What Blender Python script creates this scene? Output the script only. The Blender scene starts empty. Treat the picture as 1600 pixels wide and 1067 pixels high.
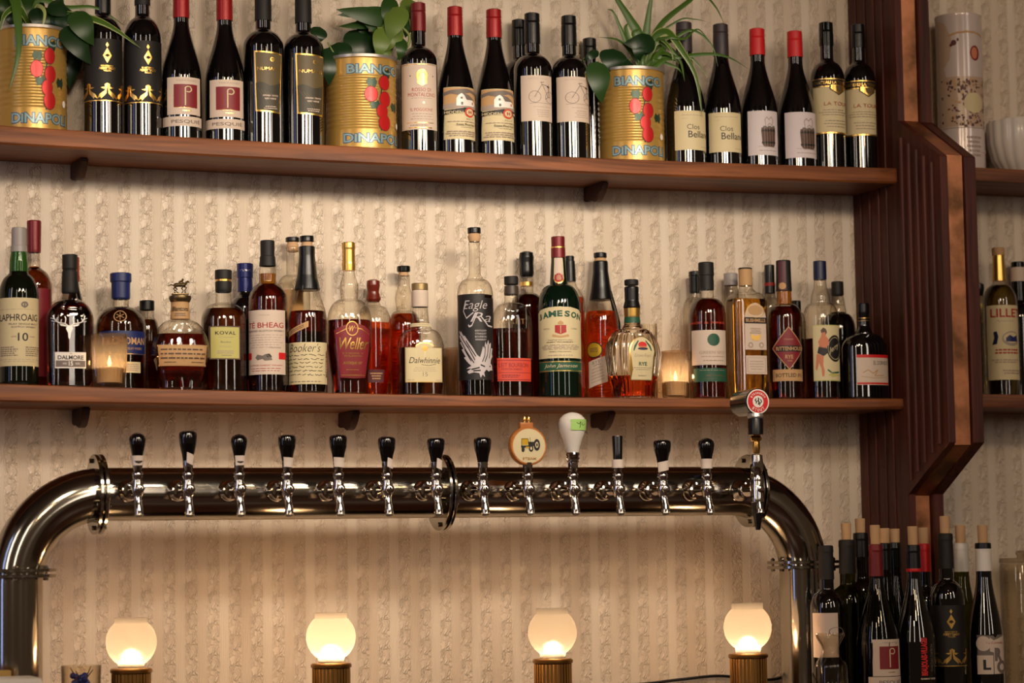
import bpy, bmesh, math, random
import numpy as np
from mathutils import Vector, Matrix
from mathutils.geometry import tessellate_polygon
random.seed(7)
S = bpy.context.scene
COL = S.collection
# ------------------------------------------------------------------ camera
FPX, PHI, PITCH, ROLL = 3900.0, math.radians(21.3), math.radians(4.95), 0.0155
CZ, DIST = 1.36, 5.22
CAM = Vector((-DIST*math.sin(PHI), -DIST*math.cos(PHI), CZ))
Fw = Vector((math.sin(PHI)*math.cos(PITCH), math.cos(PHI)*math.cos(PITCH), math.sin(PITCH)))
R0 = Vector((math.cos(PHI), -math.sin(PHI), 0)); U0 = R0.cross(Fw)
Rt = R0*math.cos(ROLL) - U0*math.sin(ROLL); Up = U0*math.cos(ROLL) + R0*math.sin(ROLL)
cam = bpy.data.cameras.new('camera'); co = bpy.data.objects.new('camera', cam); COL.objects.link(co)
M = Matrix((Rt, Up, -Fw)).transposed().to_4x4(); M.translation = CAM
co.matrix_world = M
cam.sensor_width = 36; cam.lens = FPX/1600*36; cam.clip_end = 50
cam.dof.use_dof = True; cam.dof.focus_distance = 5.0; cam.dof.aperture_fstop = 3.4
S.camera = co
def ray(px, py):
    return Fw + Rt*((px-800)/FPX) - Up*((py-533.5)/FPX)
def at(px, py, d):                       # the point seen at a pixel, d metres in front of the wall
    r = ray(px, py); t = (-d-CAM.y)/r.y
    return CAM + r*t
def proj(p):
    v = Vector(p)-CAM; z = v.dot(Fw)
    return 800+FPX*v.dot(Rt)/z, 533.5-FPX*v.dot(Up)/z
def ppm(p): return FPX/((Vector(p)-CAM).dot(Fw))
def azim(px): r = ray(px, 533); return math.atan2(r.x, r.y)
# ------------------------------------------------------------------ world, lamps, exposure
W = bpy.data.worlds.new('world'); S.world = W; W.use_nodes = True
W.node_tree.nodes['Background'].inputs[0].default_value = (0.54, 0.34, 0.20, 1)
W.node_tree.nodes['Background'].inputs[1].default_value = 0.13
S.view_settings.view_transform = 'Standard'; S.view_settings.look = 'None'
S.view_settings.exposure = 0.0; S.view_settings.gamma = 1.0; S.view_settings.use_curve_mapping = False
def light(kind, name, loc, power, color, size=0.1, size_y=None, aim=None):
    l = bpy.data.lights.new(name, kind); l.energy = power; l.color = color
    if kind == 'AREA':
        l.shape = 'RECTANGLE'; l.size = size; l.size_y = size_y
    else: l.shadow_soft_size = size
    o = bpy.data.objects.new(name, l); COL.objects.link(o); o.location = loc
    if aim is not None:
        o.rotation_euler = (Vector(aim)-Vector(loc)).to_track_quat('-Z', 'Y').to_euler()
    return o
WARM = (1.0, 0.80, 0.60)
def spot(name, loc, power, color, size, aim, cone, blend=1.0):
    o = light('AREA', name, loc, 1, color, .1, .1, aim); l = bpy.data.lights.new(name, 'SPOT'); o.data = l
    l.energy = power; l.color = color; l.shadow_soft_size = size; l.spot_size = math.radians(cone); l.spot_blend = blend
    return o
for x, pw in ((-1.15, 24), (-0.60, 44), (-0.05, 50), (0.36, 24)):          # row of shaded pendants over the bar
    spot('bar_pendant', (x, -1.6, 2.45), pw, (1.0, 0.87, 0.70), 0.11, (x*.92, 0, 1.90), 62)
for x in (-1.6, -0.5, 0.6):                    # warm fill points, added to brighten the wall above the upper shelf
    light('POINT', 'upper_wall_fill', (x, -3.4, 2.9), 31, (1.0, 0.70, 0.42), 0.14)
for x, y in ((-5.0, -3.2), (-3.4, -6.0), (0.3, -6.6), (2.3, -4.9)):   # tall narrow windows across the room
    light('AREA', 'tall_window', (x, y, 3.1), 25, (1, 0.86, 0.72), 0.42, 2.4, (0.0, -0.1, 2.4))
light('AREA', 'daylight_door', (-4.6, -1.7, 2.2), 9, (0.36, 0.48, 1.0), 0.4, 2.6, (0.0, -0.1, 1.9))
# ------------------------------------------------------------------ materials
def lin(c):
    c = c/255.0
    return c/12.92 if c <= 0.04045 else ((c+0.055)/1.055)**2.4
def C(r, g, b): return (lin(r), lin(g), lin(b), 1)
MATS = {}
def mat(name, rgb, rough=0.5, metal=0.0, trans=0.0, ior=1.45, coat=0.0, emit=0.0, spec=None):
    if name in MATS: return MATS[name]
    m = bpy.data.materials.new(name); m.use_nodes = True; MATS[name] = m
    b = m.node_tree.nodes['Principled BSDF']
    b.inputs['Base Color'].default_value = C(*rgb)
    b.inputs['Roughness'].default_value = rough; b.inputs['Metallic'].default_value = metal
    b.inputs['Transmission Weight'].default_value = trans; b.inputs['IOR'].default_value = ior
    b.inputs['Coat Weight'].default_value = coat
    if spec is not None: b.inputs['Specular IOR Level'].default_value = spec
    if emit:
        b.inputs['Emission Color'].default_value = C(*rgb); b.inputs['Emission Strength'].default_value = emit
    return m
def thin_glass(name, tint, edge, refl=1.0, glow=0):
    m = bpy.data.materials.new(name); m.use_nodes = True; MATS[name] = m
    nt = m.node_tree; N = nt.nodes; L = nt.links
    for n in list(N): N.remove(n)
    out = N.new('ShaderNodeOutputMaterial'); mx = N.new('ShaderNodeMixShader')
    tr = N.new('ShaderNodeBsdfTransparent'); gl = N.new('ShaderNodeBsdfGlossy'); fr = N.new('ShaderNodeFresnel')
    lw = N.new('ShaderNodeLayerWeight'); cm = N.new('ShaderNodeMix'); cm.data_type = 'RGBA'
    cm.inputs[6].default_value = C(*tint); cm.inputs[7].default_value = C(*edge)
    pw = N.new('ShaderNodeMath'); pw.operation = 'POWER'; pw.inputs[1].default_value = 2.5
    L.new(lw.outputs['Facing'], pw.inputs[0]); L.new(pw.outputs[0], cm.inputs[0])
    L.new(cm.outputs[2], tr.inputs[0]); fr.inputs[0].default_value = 1.5; gl.inputs['Roughness'].default_value = 0.04
    ml = N.new('ShaderNodeMath'); ml.operation = 'MULTIPLY'; ml.inputs[1].default_value = refl
    L.new(fr.outputs[0], ml.inputs[0])
    ge = N.new('ShaderNodeNewGeometry'); iv = N.new('ShaderNodeMath'); iv.operation = 'SUBTRACT'; iv.inputs[0].default_value = 1; L.new(ge.outputs['Backfacing'], iv.inputs[1])
    m2 = N.new('ShaderNodeMath'); m2.operation = 'MULTIPLY'; L.new(ml.outputs[0], m2.inputs[0]); L.new(iv.outputs[0], m2.inputs[1]); L.new(m2.outputs[0], mx.inputs[0])
    if glow:
        tl = N.new('ShaderNodeBsdfTranslucent'); tl.inputs[0].default_value = C(250, 236, 215); g2 = N.new('ShaderNodeMixShader'); g2.inputs[0].default_value = glow
        L.new(tr.outputs[0], g2.inputs[1]); L.new(tl.outputs[0], g2.inputs[2]); L.new(g2.outputs[0], mx.inputs[1])
    else: L.new(tr.outputs[0], mx.inputs[1])
    L.new(gl.outputs[0], mx.inputs[2]); L.new(mx.outputs[0], out.inputs[0])
    return m
def liquid(name, rgb): return mat(name, rgb, 0.02, 0, 1.0, 1.36)
thin_glass('clear_glass', (250, 247, 240), (120, 104, 88), 1.3)
thin_glass('green_glass', (40, 130, 30), (10, 40, 8))
thin_glass('olive_glass', (128, 128, 50), (34, 36, 10))
thin_glass('dull_glass', (225, 220, 208), (110, 100, 88))
MT = {
 'wine': mat('dark_wine_glass', (7, 5, 6), 0.04, coat=1.0), 'dgreen': mat('dark_green_glass', (10, 14, 7), 0.05),
 'amber': liquid('amber_spirit', (226, 120, 30)), 'red': liquid('red_amber_spirit', (196, 66, 18)),
 'dark': liquid('deep_red_spirit', (118, 26, 14)), 'brown': liquid('brown_spirit', (110, 52, 18)),
 'gold': liquid('golden_spirit', (240, 170, 50)), 'blackliq': liquid('near_black_spirit', (44, 16, 12)),
 'orange': liquid('orange_spirit', (236, 96, 30)),
 'black': mat('black_plastic', (12, 11, 12), 0.3), 'matteblack': mat('matte_black', (22, 18, 17), 0.6),
 'cork': mat('cork', (192, 154, 114), 0.85), 'paper': mat('white_paper', (200, 190, 180), 0.6),
 'cream': mat('cream_paper', (206, 190, 150), 0.6), 'tan': mat('tan_paper', (186, 146, 100), 0.65),
 'peach': mat('peach_paper', (204, 184, 168), 0.6), 'yellowp': mat('yellow_green_paper', (184, 176, 104), 0.6),
 'ink': mat('black_ink', (24, 20, 20), 0.5), 'greyink': mat('grey_ink', (110, 98, 92), 0.5),
 'softink': mat('soft_ink', (160, 142, 128), 0.5), 'redink': mat('red_ink', (160, 30, 26), 0.5),
 'brightred': mat('bright_red', (200, 26, 30), 0.45), 'capred': mat('red_foil', (150, 24, 26), 0.35, 0.2),
 'maroon': mat('maroon_label', (122, 26, 36), 0.5), 'wax': mat('brown_red_wax', (100, 30, 16), 0.25),
 'darkred': mat('dark_red_foil', (112, 26, 30), 0.35, 0.2), 'goldfoil': mat('gold_foil', (222, 178, 96), 0.28, 0.9),
 'silver': mat('silver_foil', (200, 195, 190), 0.3, 0.8), 'blue': mat('blue_label', (26, 38, 92), 0.4),
 'green': mat('green_label', (26, 78, 56), 0.5), 'white': mat('white_plastic', (226, 220, 212), 0.35),
 'greycap': mat('grey_plastic', (150, 142, 140), 0.4), 'copper': mat('copper_foil', (180, 90, 60), 0.3, 0.8),
 'dgold': mat('dull_gold_label', (92, 78, 50), 0.5), 'hill': mat('hill_print', (60, 56, 44), 0.5),
 'redorange': mat('orange_red_label', (200, 66, 44), 0.5), 'chrome': mat('chrome', (205, 200, 195), 0.07, 1.0),
 'steel': mat('polished_steel', (168, 162, 150), 0.13, 1.0), 'brass': mat('brass', (156, 116, 64), 0.34, 1.0),
 'brightbrass': mat('bright_brass', (220, 170, 90), 0.15, 1.0), 'waxwhite': mat('candle_wax', (236, 224, 204), 0.5),
 'navy': mat('navy_wax', (24, 28, 60), 0.35), 'skin': mat('print_skin', (196, 120, 88), 0.6),
 'barrelbrown': mat('barrel_brown', (86, 62, 52), 0.6), 'handle': mat('black_lacquer', (8, 6, 7), 0.12, coat=0.6),
 'tape': mat('white_tape', (216, 200, 188), 0.6), 'greentape': mat('green_tape', (158, 200, 110), 0.6),
 'canyellow': mat('yellow_lacquer_tin', (180, 142, 72), 0.3, 0.35), 'canblue': mat('pale_blue_print', (134, 158, 160), 0.35, 0.3),
 'canedge': mat('blue_outline_print', (62, 88, 110), 0.35, 0.3), 'tomato': mat('tomato_print', (190, 34, 34), 0.3, 0.3),
 'canleaf': mat('leaf_print', (40, 62, 46), 0.35, 0.3), 'leaf': mat('leaf', (34, 62, 20), 0.4), 'leafdark': mat('dark_leaf', (20, 44, 18), 0.35),
 'leafpale': mat('pale_leaf', (84, 104, 38), 0.45), 'blade': mat('blade_green', (62, 92, 28), 0.4), 'bladeedge': mat('blade_edge', (150, 160, 96), 0.4),
 'stem': mat('stem', (112, 124, 62), 0.5), 'soil': mat('soil', (40, 26, 18), 0.9), 'milk': mat('milk_glass', (214, 206, 198), 0.15),
 'eaglegrey': mat('eagle_grey_print', (186, 176, 178), 0.5), 'violet': mat('violet_brown', (84, 40, 48), 0.5),
 'goldmedal': mat('gold_medal', (200, 160, 40), 0.4, 0.5), 'offblue': mat('blue_glass_bead', (20, 40, 130), 0.2),
 'wood_yel': mat('yellow_board', (176, 140, 72), 0.6),
}
MT['clear'] = MATS['clear_glass']; MT['greenglass'] = MATS['green_glass']; MT['olive'] = MATS['olive_glass']; MT['dull'] = MATS['dull_glass']
def wood(name, c1, c2, rough=0.5, scale=1.0, axis='X'):
    m = bpy.data.materials.new(name); m.use_nodes = True; nt = m.node_tree; N = nt.nodes; L = nt.links
    b = N['Principled BSDF']; b.inputs['Roughness'].default_value = rough; b.inputs['Specular IOR Level'].default_value = 0.3
    tc = N.new('ShaderNodeTexCoord'); mp = N.new('ShaderNodeMapping')
    mp.inputs['Scale'].default_value = {'X': (3*scale, 60*scale, 60*scale), 'Z': (60*scale, 60*scale, 3*scale)}[axis]
    nz = N.new('ShaderNodeTexNoise'); nz.inputs['Scale'].default_value = 1.0; nz.inputs['Detail'].default_value = 5; nz.inputs['Distortion'].default_value = 1.2
    rp = N.new('ShaderNodeValToRGB'); rp.color_ramp.elements[0].color = C(*c1); rp.color_ramp.elements[1].color = C(*c2)
    rp.color_ramp.elements[0].position = 0.3; rp.color_ramp.elements[1].position = 0.7
    bp = N.new('ShaderNodeBump'); bp.inputs['Strength'].default_value = 0.15; bp.inputs['Distance'].default_value = 0.001
    L.new(tc.outputs['Object'], mp.inputs[0]); L.new(mp.outputs[0], nz.inputs['Vector']); L.new(nz.outputs['Fac'], rp.inputs[0])
    L.new(rp.outputs[0], b.inputs['Base Color']); L.new(nz.outputs['Fac'], bp.inputs['Height']); L.new(bp.outputs[0], b.inputs['Normal'])
    return m
MT['shelf'] = wood('walnut_shelf', (82, 42, 20), (142, 82, 42))
MT['post'] = wood('mahogany', (50, 19, 13), (86, 38, 26), axis='Z')
MT['bracket'] = wood('dark_bracket_wood', (40, 18, 12), (66, 32, 22), axis='Z')
MT['counter'] = wood('counter_wood', (52, 28, 20), (84, 48, 34), 0.4)
def copper_plate():
    m = bpy.data.materials.new('aged_copper'); m.use_nodes = True; nt = m.node_tree; N = nt.nodes; L = nt.links
    b = N['Principled BSDF']; b.inputs['Metallic'].default_value = 0.85; b.inputs['Roughness'].default_value = 0.38
    tc = N.new('ShaderNodeTexCoord'); nz = N.new('ShaderNodeTexNoise'); nz.inputs['Scale'].default_value = 14; nz.inputs['Detail'].default_value = 4
    rp = N.new('ShaderNodeValToRGB'); rp.color_ramp.elements[0].color = C(112, 76, 50); rp.color_ramp.elements[1].color = C(206, 136, 96)
    rp.color_ramp.elements[0].position = 0.35; rp.color_ramp.elements[1].position = 0.65
    L.new(tc.outputs['Object'], nz.inputs['Vector']); L.new(nz.outputs['Fac'], rp.inputs[0]); L.new(rp.outputs[0], b.inputs['Base Color'])
    return m
MT['plate'] = copper_plate()
def wallpaper():
    m = bpy.data.materials.new('embossed_striped_wallpaper'); m.use_nodes = True; nt = m.node_tree; N = nt.nodes; L = nt.links
    b = N['Principled BSDF']; b.inputs['Roughness'].default_value = 0.40; b.inputs['Specular IOR Level'].default_value = 0.6
    tc = N.new('ShaderNodeTexCoord'); sx = N.new('ShaderNodeSeparateXYZ'); L.new(tc.outputs['Object'], sx.inputs[0])
    def mth(op, a, b_=None, c=None):
        n = N.new('ShaderNodeMath'); n.operation = op
        for i, v in enumerate((a, b_, c)):
            if v is None: continue
            if isinstance(v, (int, float)): n.inputs[i].default_value = v
            else: L.new(v, n.inputs[i])
        return n.outputs[0]
    X, Z = sx.outputs['X'], sx.outputs['Z']
    P = 0.0445
    u = mth('DIVIDE', X, P); iu = mth('FLOOR', u); fu = mth('SUBTRACT', u, iu)        # 0..1 in one stripe
    fu = mth('FRACT', u)
    cu = mth('ABSOLUTE', mth('SUBTRACT', fu, 0.5))                                     # floral centred
    fl = N.new('ShaderNodeMapRange'); fl.interpolation_type = 'SMOOTHSTEP'
    L.new(cu, fl.inputs[0]); fl.inputs[1].default_value = 0.31; fl.inputs[2].default_value = 0.25; fl.inputs[3].default_value = 0; fl.inputs[4].default_value = 1
    floral = fl.outputs[0]
    # repeated leaf motif: slanted leaf cells, mirrored and shifted from stripe to stripe
    RZ = 0.060
    w = mth('DIVIDE', mth('ADD', Z, mth('MULTIPLY', mth('FRACT', mth('MULTIPLY', iu, 0.37)), 0.06)), RZ)
    fw = mth('FRACT', w)
    cb = N.new('ShaderNodeCombineXYZ'); L.new(mth('MULTIPLY', fu, 0.0445), cb.inputs[0]); L.new(mth('MULTIPLY', fw, RZ), cb.inputs[2])
    nz = N.new('ShaderNodeTexNoise'); nz.inputs['Scale'].default_value = 70; nz.inputs['Detail'].default_value = 1.5
    L.new(cb.outputs[0], nz.inputs['Vector'])
    ds = N.new('ShaderNodeVectorMath'); ds.operation = 'MULTIPLY_ADD'; L.new(nz.outputs['Color'], ds.inputs[0]); ds.inputs[1].default_value = (.016, 0, .016); L.new(cb.outputs[0], ds.inputs[2])
    mp = N.new('ShaderNodeMapping'); mp.inputs['Rotation'].default_value = (0, math.radians(32), 0); mp.inputs['Scale'].default_value = (190, 1, 78); L.new(ds.outputs[0], mp.inputs[0])
    vo = N.new('ShaderNodeTexVoronoi'); vo.feature = 'DISTANCE_TO_EDGE'; vo.inputs['Scale'].default_value = 1.0; L.new(mp.outputs[0], vo.inputs['Vector'])
    cr = N.new('ShaderNodeMapRange'); cr.interpolation_type = 'SMOOTHSTEP'; L.new(vo.outputs['Distance'], cr.inputs[0]); cr.inputs[1].default_value = 0.0; cr.inputs[2].default_value = 0.30
    ns = N.new('ShaderNodeMapRange'); ns.interpolation_type = 'SMOOTHSTEP'; L.new(nz.outputs['Fac'], ns.inputs[0]); ns.inputs[1].default_value = 0.40; ns.inputs[2].default_value = 0.60
    curl = mth('MULTIPLY', cr.outputs[0], mth('ADD', mth('MULTIPLY', ns.outputs[0], 0.55), 0.45))
    leafh = mth('MULTIPLY', curl, floral)
    fine = mth('MULTIPLY', mth('SINE', mth('MULTIPLY', X, 6.28318*24/P)), mth('SUBTRACT', 1, floral))
    n2 = N.new('ShaderNodeTexNoise'); n2.inputs['Scale'].default_value = 900; L.new(tc.outputs['Object'], n2.inputs['Vector'])
    h = mth('ADD', mth('MULTIPLY', leafh, 1.0), mth('ADD', mth('MULTIPLY', fine, 0.10), mth('MULTIPLY', n2.outputs['Fac'], 0.12)))
    # narrow line at each side of the floral band
    edge = mth('LESS_THAN', mth('ABSOLUTE', mth('SUBTRACT', cu, 0.33)), 0.014)
    h = mth('SUBTRACT', h, mth('MULTIPLY', edge, 0.5))
    bp = N.new('ShaderNodeBump'); bp.inputs['Strength'].default_value = 1.0; bp.inputs['Distance'].default_value = 0.0020
    L.new(h, bp.inputs['Height']); L.new(bp.outputs[0], b.inputs['Normal'])
    # colours: cream ground, warmer mottled leaves, every other plain stripe greyer
    alt = mth('FRACT', mth('MULTIPLY', mth('FLOOR', mth('ADD', u, 0.5)), 0.5))
    plain = mth('SUBTRACT', 1, floral)
    grey = mth('MULTIPLY', mth('MULTIPLY', alt, 2), plain)
    def mix(f, a, c):
        n = N.new('ShaderNodeMix'); n.data_type = 'RGBA'
        L.new(f, n.inputs[0])
        for i, v in ((6, a), (7, c)):
            if isinstance(v, tuple): n.inputs[i].default_value = v
            else: L.new(v, n.inputs[i])
        return n.outputs[2]
    nl = N.new('ShaderNodeTexNoise'); nl.inputs['Scale'].default_value = 120; nl.inputs['Detail'].default_value = 2; L.new(tc.outputs['Object'], nl.inputs['Vector'])
    base = mix(mth('MULTIPLY', grey, 0.55), C(230, 215, 196), C(214, 194, 172))
    mot = mth('MULTIPLY', mth('MULTIPLY', mth('SUBTRACT', 1, curl), floral), mth('ADD', mth('MULTIPLY', nl.outputs['Fac'], 0.55), 0.0))
    base = mix(mot, base, C(158, 124, 94))
    big = N.new('ShaderNodeTexNoise'); big.inputs['Scale'].default_value = 3.0; L.new(tc.outputs['Object'], big.inputs['Vector'])
    base = mix(mth('MULTIPLY', big.outputs['Fac'], 0.2), base, C(190, 160, 130))
    L.new(base, b.inputs['Base Color'])
    return m
MT['wallpaper'] = wallpaper()
def frosted():
    m = bpy.data.materials.new('frosted_glass'); m.use_nodes = True; nt = m.node_tree; N = nt.nodes; L = nt.links
    for n in list(N): N.remove(n)
    out = N.new('ShaderNodeOutputMaterial'); m1 = N.new('ShaderNodeMixShader'); m2 = N.new('ShaderNodeMixShader')
    tl = N.new('ShaderNodeBsdfTranslucent'); tl.inputs[0].default_value = (0.15, 0.15, 0.145, 1)
    df = N.new('ShaderNodeBsdfDiffuse'); df.inputs[0].default_value = (0.5, 0.48, 0.45, 1)
    tp = N.new('ShaderNodeBsdfRefraction'); tp.inputs['Roughness'].default_value = 0.7; tp.inputs['IOR'].default_value = 1.25
    tr = N.new('ShaderNodeBsdfTransparent'); tr.inputs[0].default_value = (1, 0.95, 0.88, 1)
    m1.inputs[0].default_value = 0.25; m2.inputs[0].default_value = 0.20; m3 = N.new('ShaderNodeMixShader'); m3.inputs[0].default_value = 0.42
    L.new(tl.outputs[0], m1.inputs[1]); L.new(df.outputs[0], m1.inputs[2])
    L.new(m1.outputs[0], m2.inputs[1]); L.new(tp.outputs[0], m2.inputs[2])
    L.new(m2.outputs[0], m3.inputs[1]); L.new(tr.outputs[0], m3.inputs[2]); L.new(m3.outputs[0], out.inputs[0])
    return m
MT['frost'] = frosted()
MT['flame'] = mat('flame', (255, 206, 130), 0.5, emit=9)
# ------------------------------------------------------------------ object helpers
def empty(name, loc, label, cat, group=None, rot=0):
    o = bpy.data.objects.new(name, None); COL.objects.link(o); o.location = loc; o.rotation_euler = (0, 0, rot); o.empty_display_size = 0.02
    o['label'] = label; o['category'] = cat
    if group: o['group'] = group
    return o
def link(name, me, parent=None, label=None):
    o = bpy.data.objects.new(name, me); COL.objects.link(o)
    if parent: o.parent = parent
    if label: o['label'] = label
    return o
def mesh_from(name, verts, faces, mats, fm=None, smooth=True):
    me = bpy.data.meshes.new(name); me.from_pydata([tuple(v) for v in verts], [], faces)
    for m in (mats if isinstance(mats, (list, tuple)) else [mats]): me.materials.append(MT[m] if isinstance(m, str) else m)
    if fm: me.polygons.foreach_set('material_index', fm)
    if smooth: me.polygons.foreach_set('use_smooth', [True]*len(me.polygons))
    me.update(); return me
def finish(bm, name, m, parent=None, smooth=True, sharp=35, label=None):
    bmesh.ops.recalc_face_normals(bm, faces=bm.faces)
    me = bpy.data.meshes.new(name); bm.to_mesh(me); bm.free()
    for k in (m if isinstance(m, (list, tuple)) else [m]): me.materials.append(MT[k] if isinstance(k, str) else k)
    if smooth:
        me.polygons.foreach_set('use_smooth', [True]*len(me.polygons)); me.set_sharp_from_angle(angle=math.radians(sharp))
    return link(name, me, parent, label)
def box(bm, a, b, mi=0, bevel=0.0):
    r = bmesh.ops.create_cube(bm, size=1.0)
    vs = r['verts']; a = Vector(a); b = Vector(b)
    for v in vs: v.co = Vector(((a.x+b.x)/2+v.co.x*(b.x-a.x), (a.y+b.y)/2+v.co.y*(b.y-a.y), (a.z+b.z)/2+v.co.z*(b.z-a.z)))
    fs = {f for v in vs for f in v.link_faces}
    for f in fs: f.material_index = mi
    if bevel: bmesh.ops.bevel(bm, geom=list({e for v in vs for e in v.link_edges}), offset=bevel, segments=2, profile=0.6, affect='EDGES')
def prism(bm, poly, x0, x1, axis='x', mi=0):
    # poly: (y, z) points extruded along x
    f = (lambda t, p: (t, p[0], p[1])) if axis == 'x' else (lambda t, p: (p[0], t, p[1]))
    a = [bm.verts.new(f(x0, p)) for p in poly]; b = [bm.verts.new(f(x1, p)) for p in poly]
    n = len(poly); fs = [bm.faces.new(a), bm.faces.new(b[::-1])]
    for i in range(n): fs.append(bm.faces.new((a[i], b[i], b[(i+1) % n], a[(i+1) % n])))
    for q in fs: q.material_index = mi
def lathe(bm, prof, n=32, c=(0, 0, 0), axis='z', mi=0, close=True, mod=None):
    """prof: list of (height, radius)."""
    c = Vector(c); rings = []
    for h, r in prof:
        ring = []
        for i in range(n):
            a = 2*math.pi*i/n; rr = r*(mod(a, h) if mod else 1)
            if axis == 'z': p = (rr*math.cos(a), rr*math.sin(a), h)
            elif axis == 'y': p = (rr*math.cos(a), h, rr*math.sin(a))
            else: p = (h, rr*math.cos(a), rr*math.sin(a))
            ring.append(bm.verts.new(c+Vector(p)))
        rings.append(ring)
    for a, b in zip(rings, rings[1:]):
        for i in range(n):
            f = bm.faces.new((a[i], a[(i+1) % n], b[(i+1) % n], b[i])); f.material_index = mi
    if close:
        for r in (rings[0], rings[-1]):
            f = bm.faces.new(r); f.material_index = mi
def tube(bm, pts, radii, n=12, mi=0, cap=True):
    pts = [Vector(p) for p in pts]
    if isinstance(radii, (int, float)): radii = [radii]*len(pts)
    rings = []; up = None
    for i, p in enumerate(pts):
        t = (pts[min(i+1, len(pts)-1)]-pts[max(i-1, 0)]).normalized()
        if up is None: up = Vector((0, 0, 1)) if abs(t.z) < 0.9 else Vector((0, 1, 0))
        s = t.cross(up).normalized(); up = s.cross(t).normalized()
        rings.append([bm.verts.new(p+(s*math.cos(2*math.pi*k/n)+up*math.sin(2*math.pi*k/n))*radii[i]) for k in range(n)])
    for a, b in zip(rings, rings[1:]):
        for k in range(n): bm.faces.new((a[k], a[(k+1) % n], b[(k+1) % n], b[k])).material_index = mi
    if cap:
        for r in (rings[0], rings[-1]): bm.faces.new(r).material_index = mi
# ------------------------------------------------------------------ text and print
_TC = {}
def text2d(s, bold=0.0, shear=0.0, space=1.0):
    k = (s, bold, shear, space)
    if k not in _TC:
        cu = bpy.data.curves.new('t', 'FONT'); cu.body = s; cu.size = 1; cu.resolution_u = 3; cu.offset = bold; cu.shear = shear; cu.space_character = space
        cu.fill_mode = 'FRONT' if hasattr(cu, 'fill_mode') else cu.fill_mode
        o = bpy.data.objects.new('t', cu); me = o.to_mesh()
        vs = [(v.co.x, v.co.y) for v in me.vertices]; fs = [tuple(p.vertices) for p in me.polygons]
        o.to_mesh_clear(); bpy.data.objects.remove(o); bpy.data.curves.remove(cu)
        x0 = min(v[0] for v in vs); x1 = max(v[0] for v in vs); y0 = min(v[1] for v in vs); y1 = max(v[1] for v in vs)
        _TC[k] = ([((x-x0)/(x1-x0)-.5, (y-y0)/(y1-y0)-.5) for x, y in vs], fs)
    return _TC[k]
class Print:
    """flat shapes in a unit frame (x right 0..1, y down 0..1) collected as layers, then wrapped on a surface."""
    def __init__(s): s.v = []; s.f = []; s.m = []; s.mats = []; s.lay = 1
    def mi(s, m):
        if m not in s.mats: s.mats.append(m)
        return s.mats.index(m)
    def add(s, vs, fs, m, lay=None):
        b = len(s.v); l = s.lay if lay is None else lay
        s.v += [(x, y, l) for x, y in vs]; s.f += [tuple(b+i for i in f) for f in fs]; s.m += [s.mi(m)]*len(fs)
    def poly(s, pts, m):
        tris = tessellate_polygon([[Vector((x, y, 0)) for x, y in pts]]); s.add(pts, tris, m)
    def rect(s, x0, y0, x1, y1, m): s.poly([(x0, y0), (x1, y0), (x1, y1), (x0, y1)], m)
    def ell(s, x, y, rx, ry, m, n=24, a0=0, a1=360):
        s.poly([(x+rx*math.cos(math.radians(a0+(a1-a0)*i/n)), y+ry*math.sin(math.radians(a0+(a1-a0)*i/n))) for i in range(n if a1-a0 >= 360 else n+1)], m)
    def ring(s, x, y, rx, ry, k, m, n=28):
        o = [(x+rx*math.cos(2*math.pi*i/n), y+ry*math.sin(2*math.pi*i/n)) for i in range(n)]
        q = [(x+rx*k*math.cos(2*math.pi*i/n), y+ry*k*math.sin(2*math.pi*i/n)) for i in range(n)]
        s.add(o+q, [(i, (i+1) % n, n+(i+1) % n, n+i) for i in range(n)], m)
    def text(s, t, x, y, w, h, m, bold=0.0, shear=0.0, arc=0.0, rot=0.0, space=1.0):
        vs, fs = text2d(t, bold, shear, space)
        o = []
        for a, b in vs:
            dx, dy = a*w, -b*h
            if arc: dy += arc*(2*a)**2
            if rot:
                q = math.radians(rot); dx, dy = dx*math.cos(q)-dy*math.sin(q), dx*math.sin(q)+dy*math.cos(q)
            o.append((x+dx, y+dy))
        s.add(o, fs, m)
    def stroke(s, pts, w, m, asp=1.0):
        for (x0, y0), (x1, y1) in zip(pts, pts[1:]):
            dx, dy = x1-x0, (y1-y0)/asp; l = math.hypot(dx, dy) or 1e-6; nx, ny = -dy/l*w/2, dx/l*w/2*asp
            s.add([(x0+nx, y0+ny), (x1+nx, y1+ny), (x1-nx, y1-ny), (x0-nx, y0-ny)], [(0, 1, 2, 3)], m)
    def lines(s, n, y0, y1, x0, x1, m, centre=True, fill=0.5):     # unreadably small print: rows of short dashes
        for i in range(n):
            y = y0+(y1-y0)*(i+.5)/n; h = (y1-y0)/n*fill/2; k = random.uniform(.7, 1) if centre else 1
            a = (x0+x1)/2-(x1-x0)/2*k; e = (x0+x1)/2+(x1-x0)/2*k if centre else x0+(x1-x0)*random.uniform(.75, 1)
            while a < e-.01:
                w = random.uniform(.04, .12)*(x1-x0)*1.2; b = min(a+w, e)
                s.add([(a, y-h), (b, y-h), (b, y+h), (a, y+h)], [(0, 1, 2, 3)], m); a = b+.018*(x1-x0)+.006
    def up(s): s.lay += 1; return s
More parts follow.
